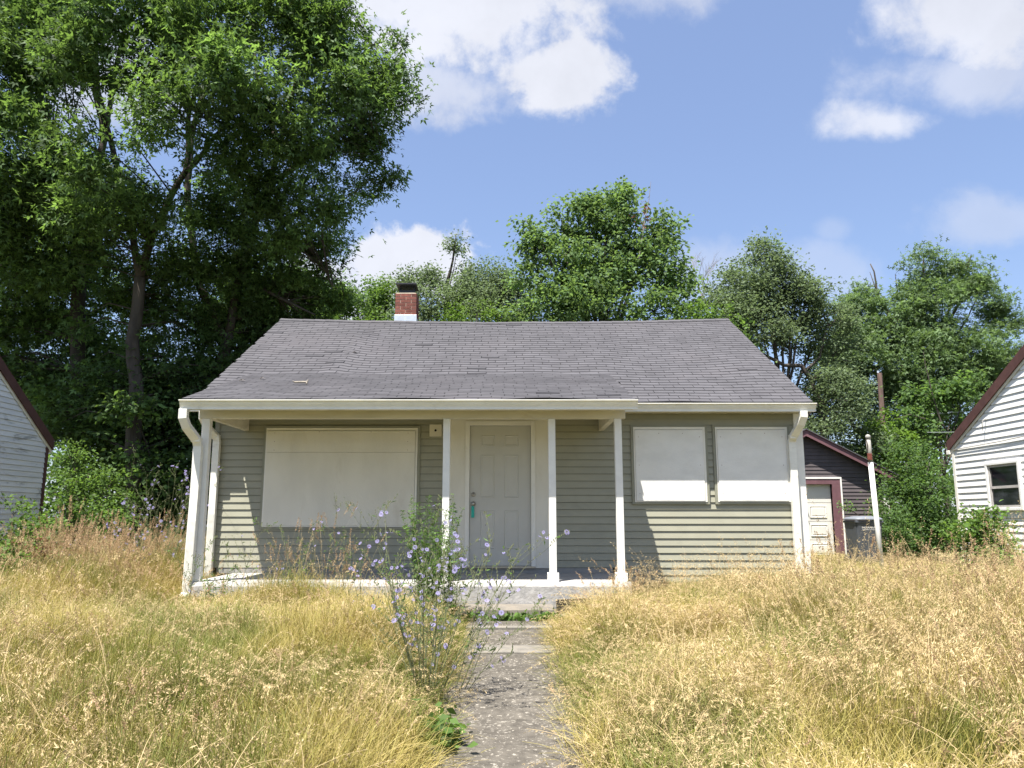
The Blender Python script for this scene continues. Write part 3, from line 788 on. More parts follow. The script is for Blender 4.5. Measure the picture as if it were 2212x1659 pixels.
MB().box(DX1 + .222, DX1 + .26, GY - .05, GY - .012, -1.12, DZ1 + .142).box(DX0 - .26, DX0 - .222, GY - .05, GY - .012, -1.12, DZ1 + .142).box(DX0 - .26, DX1 + .26, GY - .05, GY - .012, DZ1 + .144, DZ1 + .19).build('door_trim', MT['post'], gar)
gd = MB().box(DX0, DX1, GY + .13, GY + .155, -1.12, DZ1).build('garage_door', MT['gdoor'], gar)
for r_ in range(4):
    z1 = DZ1 - r_ * .495
    sec = MB().box(DX0 + .005, DX1 - .005, GY + .10, GY + .129, z1 - .487, z1 - .004).build('door_section', MT['gdoor'], gd) if r_ < 4 else None
    if r_ == 0: continue
    for c_ in range(4):
        x1 = DX1 - .14 - c_ * .575; x0 = x1 - .47; za, zb = z1 - .40, z1 - .08
        mb = MB()
        def ring2(i0, i1, y0, y1):
            A = [(x0 + i0, y0, za + i0), (x1 - i0, y0, za + i0), (x1 - i0, y0, zb - i0), (x0 + i0, y0, zb - i0)]
            B = [(x0 + i1, y1, za + i1), (x1 - i1, y1, za + i1), (x1 - i1, y1, zb - i1), (x0 + i1, y1, zb - i1)]
            mb.add(A + B, [(0, 1, 5, 4), (1, 2, 6, 5), (2, 3, 7, 6), (3, 0, 4, 7)])
        ring2(0, .012, GY + .0995, GY + .080); ring2(.012, .045, GY + .080, GY + .098); ring2(.045, .06, GY + .098, GY + .084)
        i1 = .06; mb.add([(x0 + i1, GY + .084, za + i1), (x1 - i1, GY + .084, za + i1), (x1 - i1, GY + .084, zb - i1), (x0 + i1, GY + .084, zb - i1)], [(0, 1, 2, 3)])
        mb.build('door_panel', MT['gdoor'], gd)

# ------------------------------------------------------------------ neighbours
def neighbour(name, X, side, ycorner, eave, slope, half, m_, label, ph, depth=7.0, ov=.07):
    """gable wall stands along Y at X; side = +1 if the house lies to the right of that wall"""
    h_ = thing(name, (X, ycorner - half, -1.1), label, 'house')
    ym = ycorner - half; y0 = ycorner - 2 * half
    def zz(y): return eave + slope * (half - abs(y - ym))
    b_ = MB().extrude([(y0, -1.2), (ycorner, -1.2), (ycorner, eave), (ym, zz(ym)), (y0, eave)], 'x', X + side * .012, X + side * depth).build('wall', m_, h_)
    def cut(z, zt, a, b):
        if zt <= eave: return [(a, b)]
        d = half - (zt - eave) / slope
        return [(ym - d, ym + d)] if d > .06 else []
    planks(b_, 'siding_plank', m_, y0 + .04, ycorner - .07, -1.05, zz(ym), X, ph, cut, proud=.02, axis='y', side=-side)
    for (ya, yb) in ((ym, ycorner + .10), (ym, y0 - .10)):
        za, zb = zz(ym), zz(ym) - slope * (half + .10)
        lo, hi = (ya, yb) if ya < yb else (yb, ya); zl, zh = (za, zb) if ya < yb else (zb, za)
        x0_, x1_ = X - side * (ov - .03), X + side * (depth + .2)
        xa, xb = min(x0_, x1_), max(x0_, x1_)
        MB().hexa([(xa, lo, zl + .06), (xb, lo, zl + .06), (xb, hi, zh + .06), (xa, hi, zh + .06), (xa, lo, zl + .16), (xb, lo, zl + .16), (xb, hi, zh + .16), (xa, hi, zh + .16)]).build('roof', MT['shingle'], h_)
        xc = X - side * ov; xd = X - side * (ov - .025)
        xa, xb = min(xc, xd), max(xc, xd)
        MB().hexa([(xa, lo, zl - .04), (xb, lo, zl - .04), (xb, hi, zh - .04), (xa, hi, zh - .04), (xa, lo, zl + .17), (xb, lo, zl + .17), (xb, hi, zh + .17), (xa, hi, zh + .17)]).build('rake_board', MT['brownroof'], h_)
        xc = X - side * (ov - .028); xd = X - side * .02
        xa, xb = min(xc, xd), max(xc, xd)
        MB().hexa([(xa, lo, zl + .0), (xb, lo, zl + .0), (xb, hi, zh + .0), (xa, hi, zh + .0), (xa, lo, zl + .055), (xb, lo, zl + .055), (xb, hi, zh + .055), (xa, hi, zh + .055)]).build('rake_soffit', MT['brownroof'], h_)
        xc = X - side * .035; xd = X - side * .02
        xa, xb = min(xc, xd), max(xc, xd)
        MB().hexa([(xa, lo, zl - .09), (xb, lo, zl - .09), (xb, hi, zh - .09), (xa, hi, zh - .09), (xa, lo, zl - .002), (xb, lo, zl - .002), (xb, hi, zh - .002), (xa, hi, zh - .002)]).build('gable_trim', MT['white'], h_)
    xc, xd = sorted((X - side * .028, X + side * .05))
    MB().box(xc, xd, ycorner - .07, ycorner + .012, -1.12, eave - .05).build('corner_board', MT['white'] if side > 0 else MT['brownroof'], h_)
    return h_, b_
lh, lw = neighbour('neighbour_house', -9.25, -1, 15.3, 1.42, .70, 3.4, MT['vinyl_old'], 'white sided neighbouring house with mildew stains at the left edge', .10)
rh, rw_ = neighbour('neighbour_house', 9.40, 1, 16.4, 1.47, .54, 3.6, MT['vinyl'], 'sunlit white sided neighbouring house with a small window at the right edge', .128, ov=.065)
MB().box(-9.34, -9.25, 15.33, 15.45, 1.26, 1.36).build('gutter', MT['white'], lh, .01)
MB().box(9.33, 9.42, 16.42, 16.54, 1.31, 1.40).build('gutter', MT['white'], rh, .01)
# window on the right neighbour: seen at 2140..2205
def yon(px, X=9.40): return X * FPX / (px - CX) * 1.0
wy1, wy0 = yon(2137), yon(2213)
wz1 = at(2170, 998, (wy0 + wy1) / 2).z; wz0 = at(2170, 1098, (wy0 + wy1) / 2).z
def wz(px, py, X=9.385):
    d = pix(px, py); t = X / d.x; return d.y * t, d.z * t
(wy1, _z), (wy0, _q) = wz(2140, 1050), wz(2206, 1050)
wz1 = wz(2172, 1002)[1]; wz0 = wz(2172, 1097)[1]
wf = MB()
for (a, b, c, d) in ((wy0 - .06, wy1 + .06, wz1, wz1 + .05), (wy0 - .06, wy1 + .06, wz0 - .05, wz0), (wy0 - .06, wy0, wz0, wz1), (wy1, wy1 + .06, wz0, wz1)):
    wf.box(9.335, 9.42, a, b, c, d)
wfo = wf.build('window', MT['vinyl'], rh, .005)
sm = MB(); zm = (wz0 + wz1) / 2 - .02
for (a, b, c, d) in ((wy0, wy1, wz1 - .045, wz1), (wy0, wy1, wz0, wz0 + .05), (wy0, wy0 + .045, wz0 + .05, wz1 - .045), (wy1 - .045, wy1, wz0 + .05, wz1 - .045), (wy0 + .045, wy1 - .045, zm - .025, zm + .025)):
    sm.box(9.36, 9.40, a, b, c, d)
sm.build('sash', MT['sash'], wfo)
for (a, b) in ((wz0 + .05, zm - .025), (zm + .025, wz1 - .045)):
    MB().box(9.38, 9.388, wy0 + .045, wy1 - .045, a, b).build('pane', MT['glass'], wfo)
# service cable and its hook on the right gable
pa, pb = (9.36,) + wz(2056, 972, 9.36), (9.36,) + wz(2290, 925, 9.36)
MB().tube([Vector(pa), (Vector(pa) + Vector(pb)) / 2 + Vector((0, 0, -.02)), Vector(pb)], .009, 5).build('gable_cable', MT['pole_grey'], rh)
hk = Vector((9.33,) + wz(2124, 908, 9.33))
MB().tube([hk + Vector((.05, 0, .02)), hk, hk + Vector((-.03, 0, -.04)), hk + Vector((-.02, .02, -.1)), hk + Vector((0, .05, -.2))], [.012, .012, .01, .006, .005], 6).build('cable_hook', MT['steel'], rh)

# ------------------------------------------------------------------ wheeled bin
by = 17.2
bl = at(1838, 1200, by).x; br = at(1896, 1200, by).x
bxc, bgr = (bl + br) / 2 + .02, ground_z(8, 17)
bn = thing('wheeled_bin', (bxc, by, bgr), 'grey wheeled refuse bin with white print behind the white metal pole', 'bin')
zt_ = .0 - .08
hw, hd = .29, .33
body = MB().hexa([(bxc - .23, by - .24, bgr + .06), (bxc + .23, by - .24, bgr + .06), (bxc + .23, by + .26, bgr + .06), (bxc - .23, by + .26, bgr + .06),
                  (bxc - hw, by - hd, zt_), (bxc + hw, by - hd, zt_), (bxc + hw, by + hd, zt_), (bxc - hw, by + hd, zt_)]).build('body', MT['bin'], bn, .04)
MB().box(bxc - hw - .012, bxc + hw + .012, by - hd - .014, by + hd + .012, zt_ - .05, zt_ + .003).build('rim', MT['bin'], bn, .012)
lid = MB()
ring_ = []
for (f_, z_) in ((1.13, zt_ + .012), (1.13, zt_ + .035), (.98, zt_ + .07), (.5, zt_ + .095)):
    ring_.append([(bxc + math.copysign(abs(math.cos(t)) ** .35, math.cos(t)) * hw * f_, by + math.copysign(abs(math.sin(t)) ** .35, math.sin(t)) * hd * f_, z_) for t in [2 * math.pi * (k_ + .5) / 20 for k_ in range(20)]])
for r_ in ring_: lid.v += r_
for j in range(3):
    for k_ in range(20): lid.f.append((j * 20 + k_, j * 20 + (k_ + 1) % 20, (j + 1) * 20 + (k_ + 1) % 20, (j + 1) * 20 + k_))
lid.f += [tuple(range(19, -1, -1)), tuple(range(60, 80))]; lid.a = [.5] * len(lid.f)
lid.build('lid', MT['binlid'], bn, smooth=True)
MB().tube([(bxc - .24, by + .38, zt_ - .02), (bxc + .24, by + .38, zt_ - .02)], .016, 8).build('handle', MT['bin'], bn)
for sx_ in (-1, 1):
    MB().tube([(bxc + sx_ * .25, by + .27, bgr + .13), (bxc + sx_ * .31, by + .27, bgr + .13)], .13, 18).build('wheel', MT['black'], bn, .01)
def text(s, size, loc, parent, m_, rot=(math.pi / 2, 0, 0), name='lettering'):
    cu = bpy.data.curves.new(name, 'FONT'); cu.body = s; cu.size = size; cu.align_x = 'CENTER'; cu.extrude = .0008
    cu.resolution_u = 3
    o = bpy.data.objects.new('tmp', cu); COL.objects.link(o)
    bpy.context.view_layer.update()
    me = bpy.data.meshes.new_from_object(o.evaluated_get(bpy.context.evaluated_depsgraph_get()))
    COL.objects.unlink(o); bpy.data.objects.remove(o)
    me.materials.clear(); me.materials.append(m_)
    t_ = bpy.data.objects.new(name, me); COL.objects.link(t_); t_.parent = parent
    t_.location = Vector(loc) - root_loc(parent); t_.rotation_euler = rot
    return t_
tilt = math.atan2(.09, (zt_ - bgr - .06))
yb_ = lambda z: by - .24 - .09 * (z - bgr - .06) / (zt_ - bgr - .06)
MB().box(bxc - .2, bxc + .24, yb_(zt_ - .34) - .006, yb_(zt_ - .34) + .0, zt_ - .50, zt_ - .16)
text('INDIANAPOLIS', .062, (bxc + .035, yb_(zt_ - .17) - .004, zt_ - .17), bn, MT['print'], (math.pi / 2 + tilt, 0, 0))
text('DEPARTMENT OF PUBLIC WORKS', .026, (bxc + .035, yb_(zt_ - .205) - .004, zt_ - .205), bn, MT['print'], (math.pi / 2 + tilt, 0, 0))

# ------------------------------------------------------------------ clothes pole, utility pole, cables
pt = at(1875, 946, 13.0); pb = at(1907, 1243, 13.0); pb.z = ground_z(6, 13) - .1
pm = pt.lerp(pb, .165)
pole = thing('clothes_pole', (pb.x, pb.y, pb.z), 'white metal pole with a bare grey top and rusty bracket in the tall grass', 'pole')
MB().tube([pb, pm], [.041, .041], 16).build('white_shaft', MT['pole_white'], pole, smooth=True)
MB().tube([pm, pt], [.038, .037], 16).build('grey_shaft', MT['pole_grey'], pole, smooth=True)
dirp = (pt - pb).normalized()
MB().tube([pt - dirp * .02, pt + dirp * .03, pt + dirp * .05, pt + dirp * .062], [.042, .042, .03, .008], 16).build('cap', MT['pole_grey'], pole, smooth=True)
pr = pt.lerp(pb, .13)
MB().box(pr.x - .062, pr.x + .012, pr.y - .055, pr.y - .034, pr.z - .05, pr.z + .06).build('bracket', MT['rust'], pole, .004)
MB().tube([pt + Vector((-.038, -.01, -.03)), pt + Vector((-.03, -.03, -.12)), pt + Vector((-.036, -.02, -.25))], [.004, .010, .004], 6).build('peeled_strip', MT['darkwood'], pole)
up = at(1900, 806, 25.5); ub = Vector((at(1902, 900, 25.5).x, 25.5, -1.1))
upo = thing('utility_pole', (ub.x, ub.y, ub.z), 'weathered wooden utility pole rising among the trees behind the garage', 'utility pole')
MB().tube([ub, up], [.10, .078], 10).build('shaft', MT['oldwood'], upo)
MB().tube([up + Vector((-.05, 0, 0)), up + Vector((-.05, 0, .08))], [.035, .03], 8).build('insulator', MT['flashing'], upo)
for k_, (A, B, sag, lb) in enumerate(((at(1820, 889, 30), at(2115, 886, 24), .12, 'upper thin utility cable in front of the trees beside the right house'),
                                 (at(1950, 932, 26), at(2090, 932, 21), .03, 'lower thin utility cable ending behind the roof of the right house'))):
    pts = [A.lerp(B, t / 10) + Vector((0, 0, -sag * 4 * (t / 10) * (1 - t / 10))) for t in range(11)]
    tag(MB().tube(pts, .011, 5).build('utility_cable', MT['flashing'], None), lb, 'cable')
# ------------------------------------------------------------------ foliage
def unit(a): return a / np.maximum(np.linalg.norm(a, axis=1, keepdims=True), 1e-9)
def leaf_mesh(P, size, rng, kind='oval', up=.6, out=None, droop=.25):
    """P (n,3) leaf bases -> vertices, faces, per-face tint"""
    n = len(P)
    d = rng.normal(size=(n, 3)); d[:, 2] = d[:, 2] * .5 - droop
    if out is not None: d += out * .9
    d = unit(d)
    nr = rng.normal(size=(n, 3)); nr[:, 2] += up * 2.2; nr = nr - d * (nr * d).sum(1, keepdims=True); nr = unit(nr)
    s = np.cross(nr, d)
    L = (size * rng.uniform(.65, 1.25, n))[:, None]
    tint = rng.uniform(0, 1, n)
    if kind == 'oval':
        w = L * .30
        V_ = np.stack([P, P + d * L * .45 + s * w + nr * L * .07, P + d * L - nr * L * .08, P + d * L * .45 - s * w + nr * L * .07], 1)
        F_ = np.arange(n * 4).reshape(n, 4)
        return V_.reshape(-1, 3), F_, tint
    if kind == 'slim':
        w = L * .13
        V_ = np.stack([P, P + d * L * .4 + s * w, P + d * L - nr * L * .15, P + d * L * .4 - s * w], 1)
        return V_.reshape(-1, 3), np.arange(n * 4).reshape(n, 4), tint
    if kind == 'star':
        vs = []
        for ang, ln in ((-1.0, .8), (0, 1.05), (1.0, .8)):
            dd = d * math.cos(ang) + s * math.sin(ang); ss_ = -d * math.sin(ang) + s * math.cos(ang)
            vs += [P + dd * L * .12, P + dd * L * .38 * ln + ss_ * L * .17, P + dd * L * ln - nr * L * .12, P + dd * L * .38 * ln - ss_ * L * .17]
        V_ = np.stack(vs, 1).reshape(-1, 3)
        return V_, np.arange(n * 12).reshape(n * 3, 4), np.repeat(tint, 3)

def clumps_from_lobes(lobes, per_m2, rng, gap=.46, shell=.55):
    C = []
    for li, (c, r) in enumerate(lobes):
        r = np.array(r, float); c = np.array(c, float)
        n = int(per_m2 * 4 * math.pi * ((r[0] * r[2] + r[0] * r[1] + r[1] * r[2]) / 3))
        u = unit(rng.normal(size=(n, 3)))
        rad = shell + (1 - shell) * rng.uniform(0, 1, n) ** .6
        p = c + u * rad[:, None] * r
        keep = [mnoise.noise((q[0] * .62, q[1] * .62, q[2] * .75)) * .5 + .5 > gap + rng.uniform(-.08, .08) for q in p]
        C.append(p[np.array(keep)] if n else p)
    return np.concatenate(C)

DENS = 1.55
def make_tree(name, label, base, skeleton, lobes, m_leaf, m_bark, rng_seed, per_m2=2.2, leaves_per=60, clump_r=.42, size=.12,
              kind='oval', gap=.46, group='trees behind the cottages', cat='tree', twig_r=.016, droop=.25, up=.6, drape=0.0, parent_twigs=True, flat=.62, shell=.55):
    rng = np.random.default_rng(rng_seed)
    t = thing(name, base, label, cat, group)
    # skeleton: list of (points, r0, r1)
    tb = MB(); nodes = []
    for (pts, r0, r1) in skeleton:
        pts = [Vector(p) for p in pts]
        sm_ = []
        for i in range(len(pts) - 1):
            for k_ in range(4):
                q = pts[i].lerp(pts[i + 1], k_ / 4)
                w = Vector((mnoise.noise(q * .9), mnoise.noise(q * .9 + Vector((9, 0, 0))), 0)) * (.10 if i + k_ else 0)
                sm_.append(q + w)
        sm_.append(pts[-1])
        rr = [lerp(r0, r1, i / (len(sm_) - 1)) for i in range(len(sm_))]
        tb.tube(sm_, rr, 9 if r0 > .08 else 6)
        for q, r in zip(sm_, rr): nodes.append((q.x, q.y, q.z, r))
    nodes = np.array(nodes)
    C = clumps_from_lobes(lobes, per_m2 * DENS, rng, gap - .07, shell)
    # twigs
    if parent_twigs:
        for c in C:
            dd = ((nodes[:, :3] - c) ** 2).sum(1) + (nodes[:, 2] > c[2]) * .6
            k_ = int(dd.argmin()); q = nodes[k_, :3]
            dist = math.sqrt(((q - c) ** 2).sum())
            r = min(nodes[k_, 3] * .6, twig_r * (.6 + .35 * dist))
            mid = (q + c) / 2 + np.array([rng.uniform(-.1, .1), rng.uniform(-.1, .1), .10]) * dist
            tb.tube([q, mid, c], [r, r * .65, .005], 4, caps=False)
    tb.build('trunk', m_bark, t, smooth=True)
    m = len(C)
    off = rng.normal(size=(m, leaves_per, 3)) * .5
    off = off * (clump_r * rng.uniform(.6, 1.35, (m, 1, 1))) * np.array([1, 1, flat])
    if drape: off[:, :, 2] -= drape * (off[:, :, 0] ** 2 + off[:, :, 1] ** 2) / clump_r
    P = (C[:, None, :] + off).reshape(-1, 3)
    out = unit(off.reshape(-1, 3))
    V_, F_, tint = leaf_mesh(P, size, rng, kind, up, out, droop)
    # some clumps are of younger, lighter leaves
    ct = np.repeat(rng.normal(0, .22, m), leaves_per); ct = np.repeat(ct, len(F_) // len(P))
    np_mesh('crown', V_, F_, m_leaf, t, np.clip(tint + ct, -.3, 1.6))
    return t
def lobe(px, py, Y, rpx, ry=None, rzpx=None):
    c = at(px, py, Y); s_ = c.y / FPX
    return ((c.x, c.y, c.z), (rpx * s_, (ry if ry else rpx * s_ * .85), (rzpx or rpx) * s_))
def limb(pl, Y, r0, r1):
    n = len(pl); out = []
    for i, p in enumerate(pl):
        yy = Y if not hasattr(Y, '__len__') else lerp(Y[0], Y[1], i / (n - 1)); out.append(at(p[0], p[1], yy))
    return (out, r0, r1)

GP = 'trees behind the cottages'
# left maple group -----------------------------------------------------
def gbase(px, Y):
    p = at(px, 1150, Y); return Vector((p.x, Y, ground_z(p.x, Y) - .05))
def lobe_m(px, py, Y, *a):
    # crown shaped for shade: high lobes pulled forward, low ones pushed back beneath them
    return lobe(px, py, Y + lerp(-3.0, 2.6, sstep(330, 720, py)) * (1 if px < 740 else .3), *a)
b1 = gbase(165, 20.5)
make_tree('silver_maple', 'tall dark silver maple leaning left behind the left neighbour, cut by the left edge', b1,
    [([b1, at(170, 800, 20.5), at(170, 560, 20.5), at(165, 480, 20.5)], .22, .15), limb([(165, 480), (110, 300), (50, 170), (0, 40), (-40, -120)], (20.5, 19.5), .14, .05),
     limb([(110, 300), (75, 160), (30, 0), (20, -150)], (20.2, 20.8), .12, .04), limb([(165, 480), (225, 300), (205, 120), (170, -20), (160, -150)], (20.5, 21), .12, .04),
     limb([(165, 600), (60, 560), (-60, 500)], (20.5, 19), .1, .04), limb([(60, 440), (120, 420), (170, 520)], (20, 20.5), .05, .09), limb([(168, 640), (110, 520), (20, 380), (-60, 260)], (20.5, 22), .1, .03)],
    [lobe_m(60, 60, 20.5, 120), lobe_m(-60, 180, 20, 150), lobe_m(110, -80, 21, 150), lobe_m(20, 330, 20, 120), lobe_m(60, 500, 19.5, 130), lobe_m(-40, 620, 19, 150), lobe_m(150, 650, 19.8, 110), lobe_m(90, 800, 19, 130), lobe_m(190, 820, 19.5, 110), lobe_m(-20, 850, 20, 130), lobe_m(190, 160, 21, 70), lobe_m(220, 420, 20.8, 80), lobe_m(110, 400, 20.5, 90), lobe_m(120, 540, 20, 90), lobe_m(0, 420, 20, 110)],
    MT['lf_maple'], MT['bark_dark'], 11, per_m2=1.15, leaves_per=105, clump_r=.74, size=.17, kind='star', gap=.42, droop=.5)
b2 = gbase(292, 18.5)
make_tree('silver_maple', 'tall silver maple with a forked curving trunk, middle of the dark maples at the left', b2,
    [([b2, at(292, 900, 18.5), at(292, 740, 18.5), at(302, 600, 18.5)], .20, .135), limb([(302, 600), (285, 480), (262, 400), (232, 270), (245, 160), (268, 60), (300, -80)], (18.5, 19.2), .095, .04),
     limb([(302, 600), (335, 500), (375, 420), (400, 370), (405, 300), (410, 240), (440, 120), (480, 0), (500, -120)], (18.5, 18), .10, .03),
     limb([(400, 370), (450, 320), (490, 270), (525, 200)], (18.2, 17.2), .065, .03), limb([(405, 300), (460, 200), (530, 100), (580, 20)], (18.1, 17.6), .06, .02),
     limb([(232, 270), (200, 170), (190, 60), (150, -60)], (18.8, 18.2), .08, .03), limb([(262, 400), (210, 330), (130, 250)], (18.8, 18), .05, .02)],
    [lobe_m(300, 60, 18.8, 140), lobe_m(440, 20, 18.3, 130), lobe_m(300, -110, 18.5, 180), lobe_m(180, 140, 18.5, 90), lobe_m(400, 200, 18, 95), lobe_m(500, 160, 17.6, 90), lobe_m(330, 300, 18.2, 70), lobe_m(180, 330, 18.2, 70), lobe_m(270, 480, 19, 75), lobe_m(350, 440, 18.8, 60), lobe_m(200, 440, 18.6, 70), lobe_m(380, 560, 18.4, 80), lobe_m(270, 590, 18.2, 70),
     lobe_m(200, 560, 18, 75), lobe_m(250, 700, 17.6, 100), lobe_m(370, 680, 17.8, 95), lobe_m(330, 820, 17.2, 120), lobe_m(190, 900, 17.3, 110), lobe_m(430, 880, 17.6, 110), lobe_m(280, 960, 17.5, 90)],
    MT['lf_maple'], MT['bark'], 12, per_m2=1.1, leaves_per=100, clump_r=.68, size=.16, kind='star', gap=.43, droop=.5)
b3 = gbase(470, 20.5)
make_tree('silver_maple', 'broad silver maple spreading out over the left end of the cottage roof', b3,
    [([b3, at(470, 850, 20.5), at(495, 720, 20.3)], .2, .14), limb([(495, 720), (520, 600), (545, 500), (575, 400), (605, 320), (640, 180), (690, 60), (720, -60)], (20.3, 19), .12, .03),
     limb([(575, 400), (650, 350), (730, 290), (800, 250), (860, 210)], (19.8, 18.4), .09, .02), limb([(605, 320), (560, 200), (540, 60), (560, -80)], (19.6, 20), .08, .03),
     limb([(490, 740), (425, 600), (405, 420), (415, 300), (440, 200)], (20.4, 20.8), .12, .07), limb([(545, 500), (620, 520), (690, 560), (720, 620)], (20.1, 19), .07, .02),
     limb([(520, 600), (600, 640), (680, 680)], (20.2, 19), .07, .02), limb([(730, 290), (800, 330), (845, 390)], (19, 18.3), .035, .01), limb([(640, 180), (740, 120), (830, 90)], (19.4, 18.4), .06, .015)],
    [lobe_m(600, 30, 19.4, 150), lobe_m(700, 40, 19, 85), lobe_m(700, 150, 18.8, 105), lobe_m(780, 220, 18.6, 85), lobe_m(815, 130, 18.6, 52), lobe_m(858, 92, 18.5, 24), lobe_m(868, 182, 18.5, 40), lobe_m(845, 238, 18.5, 38), lobe_m(815, 320, 18.5, 42), lobe_m(843, 372, 18.5, 26), lobe_m(745, 330, 18.8, 70), lobe_m(770, 405, 18.7, 42), lobe_m(800, 395, 18.6, 22),
     lobe_m(640, 280, 19.2, 80), lobe_m(560, 260, 19.6, 75), lobe_m(680, 430, 19, 75), lobe_m(600, 470, 19.2, 75), lobe_m(710, 540, 18.9, 42), lobe_m(655, 570, 18.9, 75), lobe_m(560, 600, 19, 85), lobe_m(620, 660, 18.8, 100), lobe_m(520, 740, 18.6, 110), lobe_m(700, 650, 19, 55), lobe_m(580, 820, 19, 110), lobe_m(640, 760, 19.5, 90), lobe_m(480, 430, 21, 80), lobe_m(540, 400, 19.8, 75), lobe_m(470, 530, 19.5, 85), lobe_m(450, 640, 19.5, 85), lobe_m(480, 300, 20.2, 75)],
    MT['lf_maple'], MT['bark'], 13, per_m2=1.5, leaves_per=92, clump_r=.56, size=.15, kind='star', gap=.42, droop=.5)

def simple_tree(name, label, px, Y, lobes, m_leaf, seed, bark='bark', trunk_r=.16, top=None, cat='tree', group=GP, extra=(), **kw):
    b = gbase(px, Y)
    sk = []
    lo = [Vector(l[0]) for l in lobes]
    ctr = sum(lo, Vector()) / len(lo)
    fork = Vector((lerp(b.x, ctr.x, .35), lerp(b.y, ctr.y, .35), lerp(b.z, ctr.z, .55)))
    sk.append(([b, b.lerp(fork, .5) + Vector((.08, 0, 0)), fork], trunk_r, trunk_r * .75))
    for c, l in zip(lo, lobes):
        mid = fork.lerp(c, .5) + Vector((0, 0, .12 * (c - fork).length))
        sk.append(([fork, mid, c + Vector((0, 0, l[1][2] * .3))], trunk_r * .38, .010))
    sk += list(extra)
    return make_tree(name, label, b, sk, lobes, m_leaf, MT[bark], seed, cat=cat, group=group, **kw)

simple_tree('leafy_tree', 'light green tree just left of the chimney beyond the roof', 800, 27, [lobe(800, 640, 27, 62), lobe(770, 680, 27, 60), lobe(835, 660, 26.5, 50), lobe(810, 740, 26.5, 90), lobe(735, 740, 27, 80)], MT['lf_bright'], 21, per_m2=4.0, leaves_per=70, clump_r=.42, size=.11)
simple_tree('ash_tree', 'tree with one tall airy top shoot just right of the chimney', 930, 26, [lobe(895, 620, 26, 45), lobe(950, 620, 26, 45), lobe(985, 560, 25.8, 30), lobe(985, 525, 25.8, 19, None, 26), lobe(1000, 600, 25.8, 32), lobe(930, 690, 25.5, 90), lobe(890, 700, 25.5, 60), lobe(920, 625, 26, 50), lobe(970, 640, 25.7, 55), lobe(1000, 650, 25.5, 50)], MT['lf_grey'], 22, per_m2=4.6, leaves_per=56, clump_r=.36, size=.10,
    extra=[limb([(960, 640), (978, 560), (985, 505)], 25.8, .06, .012)])
simple_tree('round_tree', 'rounded grey green tree between the chimney and the tall central tree', 1050, 25, [lobe(1045, 620, 25, 60), lobe(1090, 610, 25, 55), lobe(1005, 650, 25, 50), lobe(1060, 700, 24.5, 90), lobe(1120, 660, 25, 60)], MT['lf_grey'], 23, per_m2=4.2, leaves_per=60, clump_r=.40, size=.095)
simple_tree('round_bush', 'low rounded yellow green bush top peeping over the middle of the ridge', 1035, 21, [lobe(1030, 690, 21, 62, None, 42), lobe(985, 705, 21, 40), lobe(1085, 700, 21, 40)], MT['lf_lime'], 24, per_m2=4.5, leaves_per=60, clump_r=.3, size=.07, cat='bush', trunk_r=.07)
simple_tree('pear_tree', 'tall leafy tree rising above the middle of the roof ridge', 1300, 21, [lobe(1300, 560, 21, 100), lobe(1220, 560, 21, 85), lobe(1390, 560, 21, 85), lobe(1310, 470, 21, 72), lobe(1345, 425, 21, 34, None, 30), lobe(1268, 440, 21, 26, None, 38), lobe(1440, 490, 21, 36, None, 42), lobe(1160, 520, 21, 42), lobe(1135, 480, 21, 20), lobe(1150, 600, 21, 50), lobe(1460, 600, 21, 48), lobe(1300, 660, 20.7, 130, None, 80), lobe(1180, 680, 20.7, 80), lobe(1430, 680, 20.7, 80), lobe(1210, 470, 21, 26)],
    MT['lf_pear'], 25, per_m2=3.3, leaves_per=60, clump_r=.36, size=.13, gap=.42, trunk_r=.2, droop=.5, shell=.35)
# dead shoot with a few red leaves in the central tree
dsh = thing('dead_shoot', at(1388, 520, 20.4), 'thin dead shoot with red brown leaves sticking out of the tall central tree', 'shoot')
mb = MB().tube([at(1380, 560, 20.4), at(1392, 480, 20.4), at(1402, 430, 20.4), at(1406, 392, 20.4)], [.02, .014, .009, .004], 5)
rr = random.Random(5); tips = []
for k_ in range(9):
    a = at(1386 + k_ * 1.6, 500 - k_ * 9, 20.4); b = a + Vector((rr.uniform(-.25, .25), rr.uniform(-.1, .1), rr.uniform(.05, .22))); mb.tube([a, b], [.007, .003], 4); tips.append(b)
mb.build('twig', MT['twig'], dsh)
rg = np.random.default_rng(3)
P = np.concatenate([np.array(t_)[None] + rg.normal(size=(9, 3)) * .06 for t_ in tips[:6]])
V_, F_, ti = leaf_mesh(P, .09, rg, 'oval'); np_mesh('dead_leaves', V_, F_, MT['lf_dead'], dsh, ti)
# bare twiggy tree
def bare_tree(name, label, px, py, Y, h, seed, spread=.6):
    rr = random.Random(seed); b = at(px, py, Y); t_ = thing(name, b, label, 'tree', None); mb = MB()
    def grow(p, d, L, r, lv):
        q = p + d * L; m_ = p.lerp(q, .5) + Vector((rr.uniform(-1, 1), rr.uniform(-1, 1), 0)) * L * .07
        mb.tube([p, m_, q], [r, r * .8, r * .6], 5, caps=False)
        if lv == 0: return
        for k_ in range(rr.choice((2, 3, 3))):
            d2 = (d + Vector((rr.uniform(-1, 1), rr.uniform(-.6, .6), rr.uniform(-.2, .6))) * spread).normalized()
            grow(p.lerp(q, rr.uniform(.5, 1)), d2, L * rr.uniform(.6, .8), r * .55, lv - 1)
    grow(b, Vector((.05, 0, 1)), h, .035, 5)
    mb.build('branches', MT['twig'], t_); return t_
bare_tree('bare_tree', 'small leafless grey tree between the central tree and the tree at its right', 1515, 700, 26, 1.1, 4, .5)
